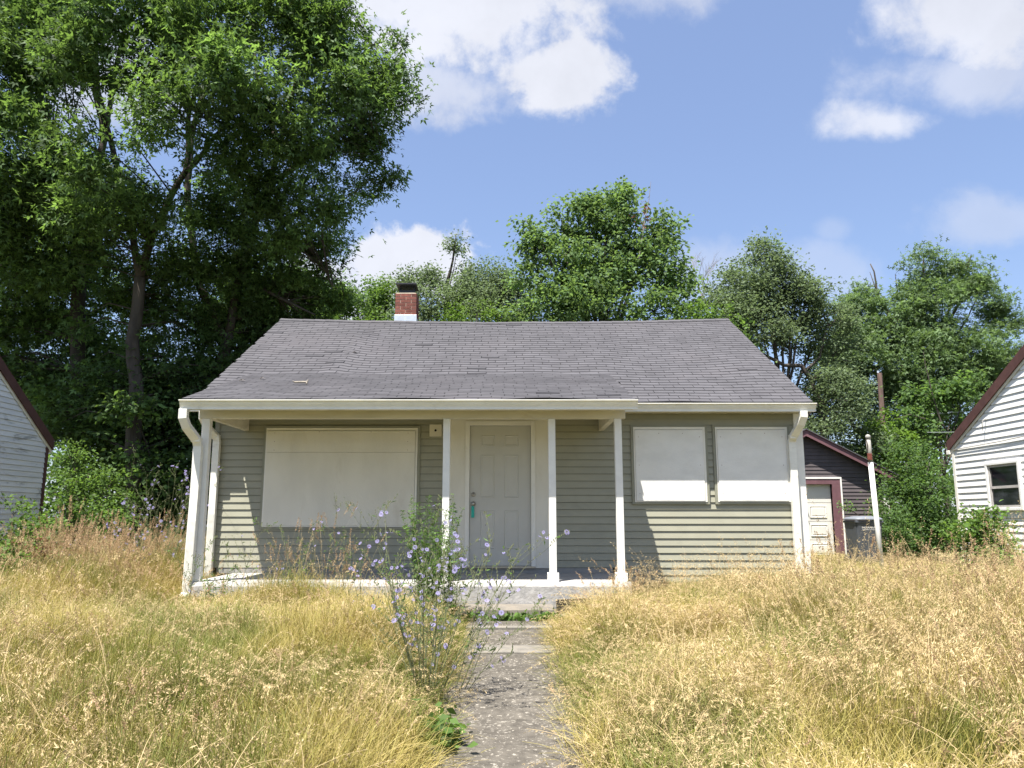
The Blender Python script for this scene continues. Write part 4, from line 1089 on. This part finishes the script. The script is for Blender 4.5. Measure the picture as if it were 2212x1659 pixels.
simple_tree('leaning_tree', 'broad grey green tree above the right slope of the roof with sky gaps low down', 1690, 23.5, [lobe(1645, 575, 23.5, 62, None, 55), lobe(1600, 640, 23.5, 75), lobe(1690, 650, 23.5, 80), lobe(1650, 540, 23.5, 28), lobe(1745, 640, 23.5, 42), lobe(1560, 680, 23, 55), lobe(1640, 700, 23, 85, None, 60), lobe(1790, 700, 24, 60), lobe(1800, 790, 24, 70), lobe(1560, 730, 23, 60), lobe(1720, 720, 24, 60, None, 45), lobe(1790, 880, 23, 80), lobe(1680, 860, 24, 70), lobe(1760, 980, 23, 80), lobe(1600, 640, 24, 60), lobe(1810, 860, 23.4, 70), lobe(1840, 940, 23.4, 70), lobe(1765, 880, 24.5, 70), lobe(1800, 1040, 23.4, 60), lobe(1660, 620, 23.8, 80), lobe(1720, 660, 23.6, 60)],
    MT['lf_grey'], 27, per_m2=4.2, leaves_per=56, clump_r=.38, size=.10, gap=.44, extra=[limb([(1740, 1080), (1775, 960), (1775, 870), (1755, 820), (1730, 790), (1690, 790), (1640, 760), (1600, 700)], 23.3, .12, .03), limb([(1740, 800), (1770, 770), (1790, 700)], 23.3, .05, .02)])
simple_tree('bright_tree', 'bright green shrubby tree touching the right end of the roof ridge', 1560, 19.5, [lobe(1540, 690, 19.8, 45, None, 30), lobe(1500, 690, 19.8, 40), lobe(1590, 740, 19.8, 40), lobe(1650, 800, 20, 45), lobe(1600, 780, 20.2, 40)], MT['lf_bright'], 28, per_m2=3.0, leaves_per=42, clump_r=.32, size=.11, trunk_r=.07)
simple_tree('silver_maple', 'tall spiky topped silver maple above the right neighbour', 1990, 28, [lobe(1880, 600, 28, 34, None, 45), lobe(1935, 605, 28, 34, None, 45), lobe(1995, 575, 28, 34, None, 45), lobe(2040, 600, 28, 30, None, 45), lobe(2095, 575, 28, 38, None, 50), lobe(2120, 650, 28, 55), lobe(2165, 690, 28, 35), lobe(1850, 680, 28, 50), lobe(1930, 680, 28, 80), lobe(2030, 680, 28, 85), lobe(1880, 780, 27.5, 95), lobe(2000, 800, 27.5, 100), lobe(2110, 770, 27.5, 85), lobe(2180, 800, 28, 60), lobe(1830, 760, 28, 60), lobe(2080, 880, 27.5, 90), lobe(1950, 900, 28, 90)],
    MT['lf_silver'], 29, per_m2=2.6, leaves_per=72, clump_r=.46, size=.14, kind='star', gap=.42, trunk_r=.24, extra=[limb([(1985, 900), (1960, 760), (1900, 640), (1880, 570)], 28, .09, .02), limb([(1985, 900), (2010, 760), (2080, 640), (2098, 550)], 28, .09, .02), limb([(1985, 880), (1995, 700), (1995, 550)], 28, .08, .02)])
simple_tree('tree_of_heaven', 'yellow green feathery sapling tree behind the garage roof', 1895, 24, [lobe(1895, 920, 24, 42, None, 38), lobe(1925, 960, 24, 40), lobe(1865, 960, 24, 35), lobe(1900, 1010, 24, 55), lobe(1950, 1010, 24, 40)], MT['lf_lime'], 30, per_m2=3.4, leaves_per=56, clump_r=.36, size=.13, kind='oval', trunk_r=.06, droop=.5)
simple_tree('walnut_tree', 'deep green tree with drooping long leaves in front of the tall right maple', 2040, 24.5, [lobe(2010, 870, 24.5, 50), lobe(2060, 880, 24.5, 50), lobe(2090, 850, 24.5, 45), lobe(2030, 930, 24.5, 60), lobe(1980, 920, 24.5, 40), lobe(2110, 900, 24.5, 45)], MT['lf_mid'], 31, per_m2=3.0, leaves_per=60, clump_r=.38, size=.15, kind='oval', trunk_r=.1, droop=.6,
    extra=[limb([(2045, 930), (2020, 860), (1998, 790), (1995, 760)], 24, .03, .008), limb([(2000, 905), (1965, 895), (1935, 905)], 24, .02, .006)])
simple_tree('vine_thicket', 'tall vine covered thicket between the garage and the right neighbour', 1975, 20, [lobe(1960, 1010, 20, 60), lobe(2010, 1010, 20.5, 50), lobe(2010, 1080, 19.5, 60), lobe(1950, 1090, 20, 55), lobe(1975, 1150, 19.5, 65), lobe(2040, 1140, 19.5, 50), lobe(1930, 1160, 19, 45), lobe(2035, 1040, 20.5, 40)], MT['lf_mid'], 32, per_m2=5.0, leaves_per=70, clump_r=.32, size=.085, kind='oval', cat='thicket', group=None, trunk_r=.06, gap=.36)
simple_tree('sapling', 'bushy mulberry sapling growing against the right neighbour wall', 2118, 14.3, [lobe(2105, 1140, 14.3, 36, None, 40), lobe(2140, 1165, 14.2, 36), lobe(2090, 1190, 14.2, 40), lobe(2150, 1215, 14, 42), lobe(2100, 1110, 14.3, 14, None, 26), lobe(2172, 1190, 14, 34), lobe(2110, 1230, 14, 55), lobe(2150, 1120, 14.2, 26), lobe(2080, 1150, 14.3, 34), lobe(2125, 1180, 14, 55)], MT['lf_bright'], 33, per_m2=9, leaves_per=34, clump_r=.19, size=.085, cat='sapling', group=None, trunk_r=.03, gap=.38, twig_r=.006, shell=.3)
simple_tree('thicket', 'shady green thicket beside the corner of the left neighbour', 185, 16.5, [lobe(150, 1000, 16.8, 45), lobe(140, 1060, 16.5, 45), lobe(190, 1040, 16.8, 55), lobe(240, 1060, 17, 50), lobe(180, 1110, 16, 55), lobe(245, 1125, 16.5, 40)], MT['lf_bright'], 34, per_m2=4.5, leaves_per=50, clump_r=.30, size=.075, cat='thicket', group=None, trunk_r=.04, gap=.42)
simple_tree('bramble', 'low green bramble with some dead brown leaves at the left edge', 45, 11.0, [lobe(25, 1130, 11, 60), lobe(70, 1165, 10.8, 50), lobe(15, 1190, 10.4, 60), lobe(100, 1140, 11.2, 32), lobe(50, 1230, 10.3, 65), lobe(110, 1225, 10.3, 45)], MT['lf_bright'], 35, per_m2=9, leaves_per=34, clump_r=.18, size=.07, cat='bramble', group=None, trunk_r=.015, twig_r=.005, gap=.30, shell=.3)
simple_tree('bramble', 'brown withered clump of leaves at the foot of the green bramble', 95, 10.9, [lobe(92, 1195, 9.9, 30), lobe(112, 1212, 9.9, 26), lobe(80, 1222, 9.9, 26)], MT['lf_brown'], 36, per_m2=9, leaves_per=24, clump_r=.17, size=.06, cat='dead leaves', group=None, trunk_r=.012, twig_r=.005, gap=.36)
# tiny plants: garage corner shrub
simple_tree('ivy_bush', 'small leafy bush at the foot of the garage corner behind the bin', 1920, 18.5, [lobe(1915, 1120, 18.5, 28), lobe(1940, 1150, 18.3, 35), lobe(1905, 1160, 18.2, 30), lobe(1830, 1100, 18.6, 12)], MT['lf_mid'], 37, per_m2=7, leaves_per=50, clump_r=.22, size=.07, cat='bush', group=None, trunk_r=.025, twig_r=.006, gap=.36)
# far wood: one mass
rg = np.random.default_rng(99)
N_ = 46000
fx = rg.uniform(-70, 75, N_); fy = rg.uniform(36, 50, N_)
hh = np.array([4.2 + 1.6 * mnoise.noise((x * .13, 0, 0)) + 1.0 * mnoise.noise((x * .45, 4, 0)) for x in fx])
fz = -1.0 + rg.uniform(0, 1, N_) ** .75 * hh
fz += .5 * np.array([mnoise.noise((a * .8, b * .8, c * .8)) for a, b, c in zip(fx, fy, fz)])
V_, F_, ti = leaf_mesh(np.stack([fx, fy, fz], 1), .42, rg, 'oval', .8)
fo = np_mesh('far_wood', V_, F_, MT['lf_far'], None, ti); tag(fo, 'dark green mass of far trees low behind the yards', kind='stuff')

# ------------------------------------------------------------------ flowering weeds
def flower_data():
    me = bpy.data.meshes.new('flower'); vs = []; fs = []
    n = 13
    for k_ in range(n):
        a = 2 * math.pi * k_ / n; w = .14
        def P(r, t, z): return (r * math.cos(t), r * math.sin(t), z)
        o = len(vs); vs += [P(.002, a, 0), P(.011, a - w, .003), P(.019, a - w * .8, .002), P(.019, a + w * .8, .002), P(.011, a + w, .003)]
        fs.append((o, o + 1, o + 2, o + 3, o + 4))
    me.from_pydata(vs, [], fs); me.materials.append(MT['petal']); me.update(); return me
FLOWER = flower_data()
def chicory(base, label, nst, height, spread, nfl, seed, lean=(0, 0), leafy=.22, group='blue flowering chicory plants', stem_r=.0032, fscale=1.0, smat='stem'):
    rr = random.Random(seed); rg = np.random.default_rng(seed)
    t_ = thing('chicory', base, label, 'wildflower', group)
    mb = MB(); spots = []; lv = []
    base = Vector(base)
    def stem(p, d, L, r, lvl):
        n = 7; pts = [p]; dd = d.copy()
        bend = Vector((rr.uniform(-1, 1), rr.uniform(-1, 1), rr.uniform(-.1, .7))) * .10
        for k_ in range(n):
            dd = (dd + bend * .5 + Vector((rr.uniform(-1, 1), rr.uniform(-1, 1), 0)) * .045).normalized()
            pts.append(pts[-1] + dd * L / n)
        mb.tube(pts, [lerp(r, r * .35, k_ / n) for k_ in range(n + 1)], 4, caps=False)
        for k_ in range(1, n + 1):
            f_ = k_ / n
            if (lvl > 0 or f_ > .25): spots.append((pts[k_], dd.copy(), f_ + lvl * .3))
            if rr.random() < leafy * (1.3 - f_): lv.append(pts[k_])
            if lvl < 2 and f_ > .22 and rr.random() < (.75 if lvl == 0 else .3):
                ang = rr.uniform(0, 6.28); sd_ = Vector((math.cos(ang), math.sin(ang), 0))
                stem(pts[k_], (dd * .8 + sd_ * .62).normalized(), L * rr.uniform(.22, .45) * (1.15 - f_ * .5), r * .5, lvl + 1)
    for k_ in range(nst):
        a = 2 * math.pi * (k_ + rr.random()) / nst; s_ = spread * rr.uniform(.15, 1)
        d = Vector((math.cos(a) * s_ + lean[0], math.sin(a) * s_ + lean[1], 1)).normalized()
        stem(base + Vector((math.cos(a), math.sin(a), 0)) * .04, d, height * rr.uniform(.7, 1.08), stem_r, 0)
    # little buds along the stems
    for (p, d, f_) in spots:
        if rr.random() < .7:
            q = p + Vector((rr.uniform(-.008, .008), rr.uniform(-.008, .008), .004)); mb.tube([q, q + Vector((rr.uniform(-.004, .004), 0, .014))], [.0042, .002], 4)
    mb.build('stem', MT[smat], t_)
    if lv:
        P_ = np.array([list(p) for p in lv]); V_, F_, ti = leaf_mesh(np.repeat(P_, 1, 0), .045, rg, 'slim', .3, None, -.1)
        tag(np_mesh('leaves', V_, F_, MT['weedleaf'], t_, ti), kind='stuff')
    rr.shuffle(spots)
    for (p, d, f_) in spots[:nfl]:
        o = bpy.data.objects.new('flower', FLOWER); COL.objects.link(o); o.parent = t_
        q = p + Vector((rr.uniform(-.02, .02), rr.uniform(-.025, -.002), rr.uniform(-.005, .012)))
        o.location = q - base
        nrm = Vector((rr.uniform(-.7, .7), rr.uniform(-1.3, .1), rr.uniform(.2, 1.0))).normalized()
        o.rotation_euler = nrm.to_track_quat('Z', 'Y').to_euler(); sc = rr.uniform(.6, 1.05) * fscale; o.scale = (sc, sc, sc)
    return t_
def gp(px, Y, dz=0):
    p = at(px, 1300, Y); return Vector((p.x, Y, ground_z(p.x, Y) + dz))
chicory(gp(925, 5.9), 'large bushy chicory with many blue flowers standing at the left edge of the walkway', 25, 1.32, .60, 190, 5, leafy=.25, stem_r=.0036, fscale=1.0)
chicory(gp(990, 6.2), 'slim chicory leaning right over the walkway beside the large one', 5, 1.02, .3, 22, 6, (.42, 0), leafy=.2, stem_r=.0035, fscale=1.1)
chicory(gp(770, 8.3), 'thin tall chicory with few flowers just left of the large one', 4, 1.2, .25, 14, 7, (-.05, 0), fscale=1.2)
chicory(gp(655, 9.3), 'sparse thin chicory in front of the lower edge of the big window board', 6, 1.05, .34, 6, 8, smat='stem', fscale=.8)
chicory(gp(500, 9.4), 'thin bare stemmed chicory by the left porch corner', 5, .95, .35, 5, 9, fscale=.8)
chicory(gp(402, 8.9), 'wiry chicory stems in front of the left downspout', 3, .75, .2, 2, 10)
chicory(gp(345, 11.5), 'tall chicory clump with pale flowers against the dark shade left of the porch', 14, 1.75, .36, 70, 14, fscale=1.35)
chicory(gp(270, 11.0), 'low chicory with pale blue flowers among reddish seed heads at the left', 12, 1.15, .5, 60, 15, fscale=1.3)
chicory(gp(395, 12.2), 'dense dark chicory with small pale flowers right beside the porch corner', 11, 1.35, .35, 50, 16, fscale=1.3)
chicory(gp(180, 10.2), 'short chicory with a few flowers in front of the left thicket', 5, .8, .5, 12, 17, fscale=1.1)
# feathery green weed by the porch post
def feathery(base, label, nst, height, seed, spread=.35, mt='weedleaf', size=.05, dens=60):
    rr = random.Random(seed); rg = np.random.default_rng(seed); t_ = thing('feathery_weed', base, label, 'weed', 'green feathery weeds by the porch')
    mb = MB(); P = []; O = []
    for k_ in range(nst):
        a = rr.uniform(0, 6.28); d = Vector((math.cos(a) * spread * rr.random(), math.sin(a) * spread * rr.random(), 1)).normalized(); L = height * rr.uniform(.65, 1.05)
        pts = [Vector(base) + Vector((math.cos(a), math.sin(a), 0)) * .05]
        for j in range(8):
            d = (d + Vector((rr.uniform(-1, 1), rr.uniform(-1, 1), 0)) * .06 + Vector((0, 0, .02))).normalized(); pts.append(pts[-1] + d * L / 8)
        mb.tube(pts, [lerp(.004, .0015, j / 8) for j in range(9)], 4, caps=False)
        for j in range(dens):
            f_ = rr.uniform(.12, 1) * 7.99; i_ = int(f_); q = pts[i_].lerp(pts[i_ + 1], f_ - i_)
            side = Vector((rr.uniform(-1, 1), rr.uniform(-1, 1), .5)) * rr.uniform(0, .07) * (1.2 - f_ / 8)
            P.append(q + side)
    mb.build('stem', MT['stem'], t_)
    V_, F_, ti = leaf_mesh(np.array([list(p) for p in P]), size, rg, 'slim', .2, None, -.25)
    tag(np_mesh('leaves', V_, F_, MT[mt], t_, ti), kind='stuff')
feathery(gp(925, 9.2), 'tall feathery green weed between the big window board and the first free porch post', 28, 1.35, 41, .36, dens=120)
feathery(gp(975, 9.3), 'shorter feathery green weed at the foot of the porch post left of the door', 12, 1.0, 42, .28, dens=90)
feathery(gp(455, 9.4), 'leafy green weed at the foot of the left downspouts', 6, .5, 43, .5)
# weeds at the foot of the step
rg = np.random.default_rng(77)
wp = np.stack([np.concatenate([rg.normal(-.12, .07, 90), rg.normal(.16, .1, 130), rg.normal(.42, .07, 90), rg.normal(-.38, .08, 60)]), rg.normal(9.50, .05, 370), np.abs(rg.normal(0, .05, 370)) - 1.215], 1)
V_, F_, ti = leaf_mesh(wp, .075, rg, 'oval', .5)
tag(np_mesh('step_weeds', V_, F_, MT['lf_bright'], None, ti), 'small green weeds sprouting at the foot of the step', kind='stuff')
wp = np.stack([rg.normal(-.42, .07, 160), rg.normal(4.95, .1, 160), np.abs(rg.normal(0, .07, 160)) - 1.35], 1)
V_, F_, ti = leaf_mesh(wp, .08, rg, 'oval', .5)
tag(np_mesh('path_weed', V_, F_, MT['lf_bright'], None, ti), 'low broad leaved weed on the left side of the walkway near the front', kind='stuff')

# ------------------------------------------------------------------ tall dry grass
def grass_mat():
    m = bpy.data.materials.new('dry_grass'); m.use_nodes = True; t = m.node_tree
    for n in list(t.nodes): t.nodes.remove(n)
    N = NT(t)
    a = N.n('ShaderNodeAttribute'); a.attribute_name = 'v'          # 0 blade ... 1 seed head
    g = N.n('ShaderNodeNewGeometry').outputs['Position']
    n1_ = N.noise(g, .8, 3, .55); n2_ = N.noise(g, 7, 2, .5)
    oi = N.n('ShaderNodeObjectInfo').outputs['Random']
    dry = N.math('ADD', N.ss(n1_, .38, .62, -.35, .55), N.math('MULTIPLY', N.math('SUBTRACT', n2_, .5), .8))
    dry = N.math('ADD', dry, N.math('MULTIPLY', N.math('SUBTRACT', oi, .5), .5), clamp=False)
    dry = N.math('ADD', dry, .20, clamp=True)
    blade = N.mix(dry, (.150, .172, .030, 1), (.42, .338, .100, 1))
    head = N.mix(N.math('MULTIPLY', N.math('ADD', oi, n2_), .5), (.49, .385, .18, 1), (.58, .445, .26, 1))
    red = (.44, .29, .175, 1)
    f1 = N.ss(a.outputs['Fac'], .25, .85)
    c = N.mix(f1, blade, head)
    c = N.mix(N.ss(a.outputs['Fac'], 1.2, 1.6), c, red)
    p = N.n('ShaderNodeBsdfPrincipled'); N.put(p.inputs['Base Color'], c); p.inputs['Roughness'].default_value = .55; p.inputs['Specular IOR Level'].default_value = .3
    tr = N.n('ShaderNodeBsdfTranslucent'); N.put(tr.inputs[0], c)
    mx = N.n('ShaderNodeMixShader'); mx.inputs[0].default_value = .3
    t.links.new(p.outputs[0], mx.inputs[1]); t.links.new(tr.outputs[0], mx.inputs[2])
    o = N.n('ShaderNodeOutputMaterial'); t.links.new(mx.outputs[0], o.inputs[0])
    return m
MT['grass'] = grass_mat()
def tuft(kind, seed):
    rg = np.random.default_rng(seed); V_ = []; F_ = []; A_ = []
    def strip(pts, w, a0, a1, side):
        o = sum(len(v) for v in V_); k_ = len(pts)
        ww = w * np.linspace(1, .25, k_)[:, None] * .5
        V_.append(np.concatenate([pts - side * ww, pts + side * ww]))
        for j in range(k_ - 1):
            F_.append((o + j, o + j + 1, o + k_ + j + 1, o + k_ + j)); A_.append(lerp(a0, a1, j / max(1, k_ - 2)))
    def curve(L, lean, curl, n=5, gx=0, gy=0, r0=.10):
        a = rg.uniform(0, 2 * math.pi); p0 = np.array([rg.normal() * r0, rg.normal() * r0, 0])
        dirh = np.array([math.cos(a), math.sin(a), 0]); th = abs(rg.normal(0, lean)); pts = [p0]
        for j in range(n):
            t_ = th + curl * ((j + 1) / n) ** 2
            pts.append(pts[-1] + (dirh * math.sin(t_) + np.array([0, 0, math.cos(t_)])) * L / n)
        return np.array(pts), np.array([-math.sin(a), math.cos(a), 0]), dirh
    def spikelet(p, d, L, w, a):
        o = sum(len(v) for v in V_); s = unit(np.cross(d, rg.normal(size=3))[None])[0]
        V_.append(np.array([p, p + d * L * .45 + s * w, p + d * L, p + d * L * .45 - s * w])); F_.append((o, o + 1, o + 2, o + 3)); A_.append(a)
    def head(pts, n, spread, L, w, a, frac, hang):
        k_ = len(pts) - 1
        for _ in range(n):
            f = (1 - frac * rg.uniform(0, 1)) * k_; i = min(int(f), k_ - 1); q = pts[i] + (pts[i + 1] - pts[i]) * (f - i)
            ax = unit((pts[i + 1] - pts[i])[None])[0]
            off = rg.normal(size=3) * spread; off[2] -= hang * spread * abs(rg.normal())
            d = unit((ax * (1 - hang * .7) + rg.normal(size=3) * .22 + np.array([0, 0, -hang * .9]))[None])[0]
            spikelet(q + off, d, L * rg.uniform(.7, 1.3), w, a + rg.uniform(-.15, .15))
    if kind == 'fluffy':
        for _ in range(34): c, s, d = curve(rg.uniform(.28, .60), .20, rg.uniform(.1, .9)); strip(c, .0052, 0, .45, s)
        for _ in range(9):
            c, s, d = curve(rg.uniform(.44, .72), .16, rg.uniform(.1, .9), 7); strip(c, .0034, .3, .9, s); head(c, 15, .0075, .019, .0027, 1.0, .26, .25)
    elif kind == 'brome':
        for _ in range(10): c, s, d = curve(rg.uniform(.3, .5), .3, rg.uniform(.3, 1.2)); strip(c, .0055, 0, .25, s)
        for _ in range(6):
            c, s, d = curve(rg.uniform(.66, 1.0), .15, rg.uniform(1.0, 2.4), 10, r0=.12); strip(c, .0050, .45, 1.0, s); head(c, 28, .007, .026, .0028, 1.05, .28, .75)
    elif kind == 'green':
        for _ in range(46): c, s, d = curve(rg.uniform(.28, .60), .25, rg.uniform(.1, 1.1)); strip(c, .0055, -.1, .15, s)
    elif kind == 'spike':
        for _ in range(8): c, s, d = curve(rg.uniform(.3, .5), .3, rg.uniform(.3, 1.)); strip(c, .006, 0, .2, s)
        for _ in range(5):
            c, s, d = curve(rg.uniform(.75, 1.1), .10, rg.uniform(.0, .5), 7); strip(c, .0035, .1, .7, s); head(c, 46, .0065, .013, .0035, 1.5, .15, .0)
    elif kind == 'wisp':
        for _ in range(4):
            c, s, d = curve(rg.uniform(.6, .95), .16, rg.uniform(.5, 1.6), 8, r0=.15); strip(c, .0034, .4, 1.0, s); head(c, 22, .012, .020, .0022, 1.05, .30, .5)
    elif kind == 'lodged':
        for _ in range(40): c, s, d = curve(rg.uniform(.35, .65), .5, rg.uniform(.8, 1.7)); strip(c, .004, .1, .55, s)
    V_ = np.concatenate(V_); me = bpy.data.meshes.new('grass_tuft')
    me.from_pydata(V_.tolist(), [], F_); at_ = me.attributes.new('v', 'FLOAT', 'FACE'); at_.data.foreach_set('value', A_)
    me.materials.append(MT['grass']); me.update(); return me
def scatter(name, label, kinds, pts, mat_=None):
    """one stuff object: the tufts of one kind of growth, instanced on points"""
    cl = bpy.data.collections.new(name + '_tufts')
    for i, k_ in enumerate(kinds):
        o = bpy.data.objects.new('tuft_%02d' % i, tuft(k_, 100 + i)); cl.objects.link(o)
    P, R, Sc = pts
    me = bpy.data.meshes.new(name); me.from_pydata(P, [], [])
    a = me.attributes.new('rot', 'FLOAT_VECTOR', 'POINT'); a.data.foreach_set('vector', np.array(R, np.float32).ravel())
    a = me.attributes.new('scl', 'FLOAT_VECTOR', 'POINT'); a.data.foreach_set('vector', np.array(Sc, np.float32).ravel())
    o = bpy.data.objects.new(name, me); COL.objects.link(o); tag(o, label, kind='stuff')
    ng = bpy.data.node_groups.new(name, 'GeometryNodeTree')
    ng.interface.new_socket('Geometry', in_out='INPUT', socket_type='NodeSocketGeometry'); ng.interface.new_socket('Geometry', in_out='OUTPUT', socket_type='NodeSocketGeometry')
    gi = ng.nodes.new('NodeGroupInput'); go = ng.nodes.new('NodeGroupOutput'); ip = ng.nodes.new('GeometryNodeInstanceOnPoints')
    ci = ng.nodes.new('GeometryNodeCollectionInfo'); ci.inputs[0].default_value = cl; ci.inputs[1].default_value = True; ci.inputs[2].default_value = True
    ra = ng.nodes.new('GeometryNodeInputNamedAttribute'); ra.data_type = 'FLOAT_VECTOR'; ra.inputs[0].default_value = 'rot'
    sa = ng.nodes.new('GeometryNodeInputNamedAttribute'); sa.data_type = 'FLOAT_VECTOR'; sa.inputs[0].default_value = 'scl'
    L = ng.links.new; L(gi.outputs[0], ip.inputs['Points']); L(ci.outputs[0], ip.inputs['Instance']); ip.inputs['Pick Instance'].default_value = True
    L(ra.outputs[0], ip.inputs['Rotation']); L(sa.outputs[0], ip.inputs['Scale']); L(ip.outputs[0], go.inputs[0])
    md = o.modifiers.new('scatter', 'NODES'); md.node_group = ng
    return o
def free(x, y, m=.0):
    if -.56 < x < lerp(.47, .46, sstep(5, 8.5, y)) and y < 9.9: return False
    if -.7 < x < .9 and y > 9.45: return False
    if -4.15 < x < 1.55 and y > 9.88: return False
    if WX0 - .05 < x < WX1 + .05 and y > WY - .06: return False
    if x < -9.1 and 8 < y < 15.6: return False
    if x > 9.25 and 9 < y < 16.7: return False
    if 5.6 < x < 10.3 and y > 20.8: return False
    return True
def hgt(x, y):
    n = mnoise.noise((x * .9, y * .9, 1.7))
    if x < 0:
        h = .43 - .30 * sstep(6.6, 9.3, y) * sstep(-5.0, -3.6, x) + .06 * sstep(3, 6, -x)
        h += .34 * math.exp(-((x + 2.6) / .55) ** 2 - ((y - 9.2) / .6) ** 2)
        if x < -4.6 and y > 10: h = .5
    else:
        h = lerp(.34, .54, sstep(1.3, 3.2, x)) + .08 * sstep(7, 11, y) * sstep(1.8, 3.0, x)
        h *= 1 - .52 * sstep(7.5, 10, y)
        if y > 11.6: h = .27
        if y > 8.7 and x < 1.9: h *= .8
    h *= lerp(.55, 1, sstep(.45, 1.1, abs(x))) * (1 - .45 * math.exp(-((x + .75) / .5) ** 2 - ((y - 5.6) / .7) ** 2))
    n2_ = mnoise.noise((x * 2.6, y * 2.6, 6.7))
    return h * (1 + .34 * n + .30 * n2_)
def scat(n, region, tmin, tmax, seed, hscale=1.0, cond=None, base_h=.60, lean=.32, marg=0):
    rr = random.Random(seed); P, R, Sc = [], [], []
    x0, x1, y0, y1 = region; k_ = 0
    while len(P) < n and k_ < n * 6:
        k_ += 1
        x, y = rr.uniform(x0, x1), rr.uniform(y0, y1)
        if abs(x) > .73 * y + 1.6: continue
        if not free(x, y, marg) or (cond and not cond(x, y, rr)): continue
        h = hgt(x, y) * hscale / base_h * rr.uniform(.8, 1.2)
        fa = mnoise.noise((x * .35, y * .35, 8)) * 6.28 + mnoise.noise((x * 1.4, y * 1.4, 2)) * 2.5
        fl = abs(mnoise.noise((x * .8, y * .8, 5))) * 2.0 * lean + rr.uniform(0, .12)
        if abs(x) < 1.0 and y < 9.4: fa = (math.pi if x > 0 else 0.0) + rr.uniform(-1.1, 1.1); fl += .12
        M = Matrix.Rotation(fl, 3, Vector((-math.sin(fa), math.cos(fa), 0))) @ Matrix.Rotation(rr.uniform(0, 6.28), 3, 'Z')
        P.append((x, y, ground_z(x, y) - .01)); R.append(tuple(M.to_euler())); w = rr.uniform(.85, 1.2); Sc.append((w, w, h))
    return P, R, Sc
def patch(thr, s=.7, z=0.0, inv=False):
    def f(x, y, rr):
        v = mnoise.noise((x * s, y * s, z)) * .5 + .5 + rr.uniform(-.08, .08)
        return (v < thr) if inv else (v > thr)
    return f
scatter('dry_grass', 'thick golden dry grass filling the front yard', ['fluffy'] * 5, scat(5300, (-9, 9.2, 1.9, 13.5), 0, 0, 1, 1.0, lambda x, y, rr: mnoise.noise((x * .75, y * .75, 9)) * .5 + mnoise.noise((x * 2.2, y * 2.2, 4)) * .35 + rr.uniform(-.14, .14) > (-.07 if x > 0 else -.03)))
scatter('arching_grass', 'long arching golden brome stalks standing over the dry grass', ['brome'] * 4, scat(1800, (-8.8, 9.2, 1.9, 10.2), 0, 0, 2, 1.12, lambda x, y, rr: rr.random() < (.9 if x > .3 else .28) and not (x < 0 and y > 8.6) and abs(x) > .62 and mnoise.noise((x * .9, y * .9, 21)) + rr.uniform(-.25, .25) > -.05, base_h=.62))
scatter('green_grass', 'green grass blades under the dry grass', ['green'] * 3, scat(8200, (-9, 9.2, 1.9, 13.5), 0, 0, 3, 1.02, None, base_h=.5))
scatter('flattened_grass', 'wind flattened olive grass between the golden heads', ['lodged'] * 3, scat(4200, (-8, 8, 1.9, 10), 0, 0, 4, .95, patch(.42, .6, 4.0), base_h=.5, lean=.6))
def redz(x, y, rr):
    if x < 0: return (y > 8.5 and x < -4.3 and rr.random() < .8) or rr.random() < .06
    return (3.0 < x < 7 and y < 7.5 and rr.random() < .5) or rr.random() < .10
scatter('seed_spikes', 'upright reddish seed spikes rising out of the grass', ['spike'] * 3, scat(520, (-9, 9.2, 3.2, 13.5), 0, 0, 6, 1.0, redz, base_h=.62, lean=.12))
scatter('tall_reddish_grass', 'tall reddish tan grass standing by the left thicket', ['spike', 'spike', 'brome'], scat(130, (-6.1, -4.8, 9.4, 11.0), 0, 0, 16, 1.2, None, base_h=.62, lean=.15))
scatter('wispy_grass', 'thin tall wispy stalks in front of the lower siding', ['wisp'] * 3, scat(330, (1.2, 9.0, 8.2, 12.5), 0, 0, 26, 1.05, None, base_h=.34, lean=.3))
scatter('porch_edge_grass', 'tan seed stalks rising in front of the porch slab', ['wisp', 'spike', 'wisp'], [a_ + b_ for a_, b_ in zip(scat(46, (-3.4, -1.5, 9.3, 9.8), 0, 0, 36, 1.0, None, base_h=.30, lean=.15), scat(30, (.75, 1.7, 9.2, 9.85), 0, 0, 37, 1.0, None, base_h=.32, lean=.2))])
scatter('side_yard_grass', 'grass of the side yards behind the front line of the houses', ['fluffy', 'green', 'green', 'brome'], scat(2600, (-9.2, 9.4, 13.4, 22), 0, 0, 7, .75))
simple_tree('understory_tree', 'dark low tree filling the shade under the silver maples beside the porch', 340, 19.0, [lobe(250, 1000, 19.6, 100), lobe(340, 940, 19.6, 90), lobe(290, 860, 19.8, 90), lobe(380, 1010, 19.6, 90), lobe(300, 1010, 17.9, 55), lobe(290, 900, 17.9, 50), lobe(330, 880, 20, 120), lobe(180, 900, 20.5, 110), lobe(420, 1060, 19, 80), lobe(300, 1080, 19.2, 80), lobe(480, 850, 21, 110), lobe(600, 800, 22, 110)], MT['lf_maple'], 51, bark='bark_dark', per_m2=1.6, leaves_per=70, clump_r=.5, size=.15, kind='oval', trunk_r=.1, gap=.34)
simple_tree('leafy_tree', 'tree filling the gap beyond the roof between the big maple and the light green tree', 690, 29, [lobe(690, 700, 29, 90), lobe(640, 640, 29, 80), lobe(560, 700, 30, 110), lobe(720, 640, 29, 40)], MT['lf_mid'], 52, per_m2=2.2, leaves_per=60, clump_r=.45, size=.13)
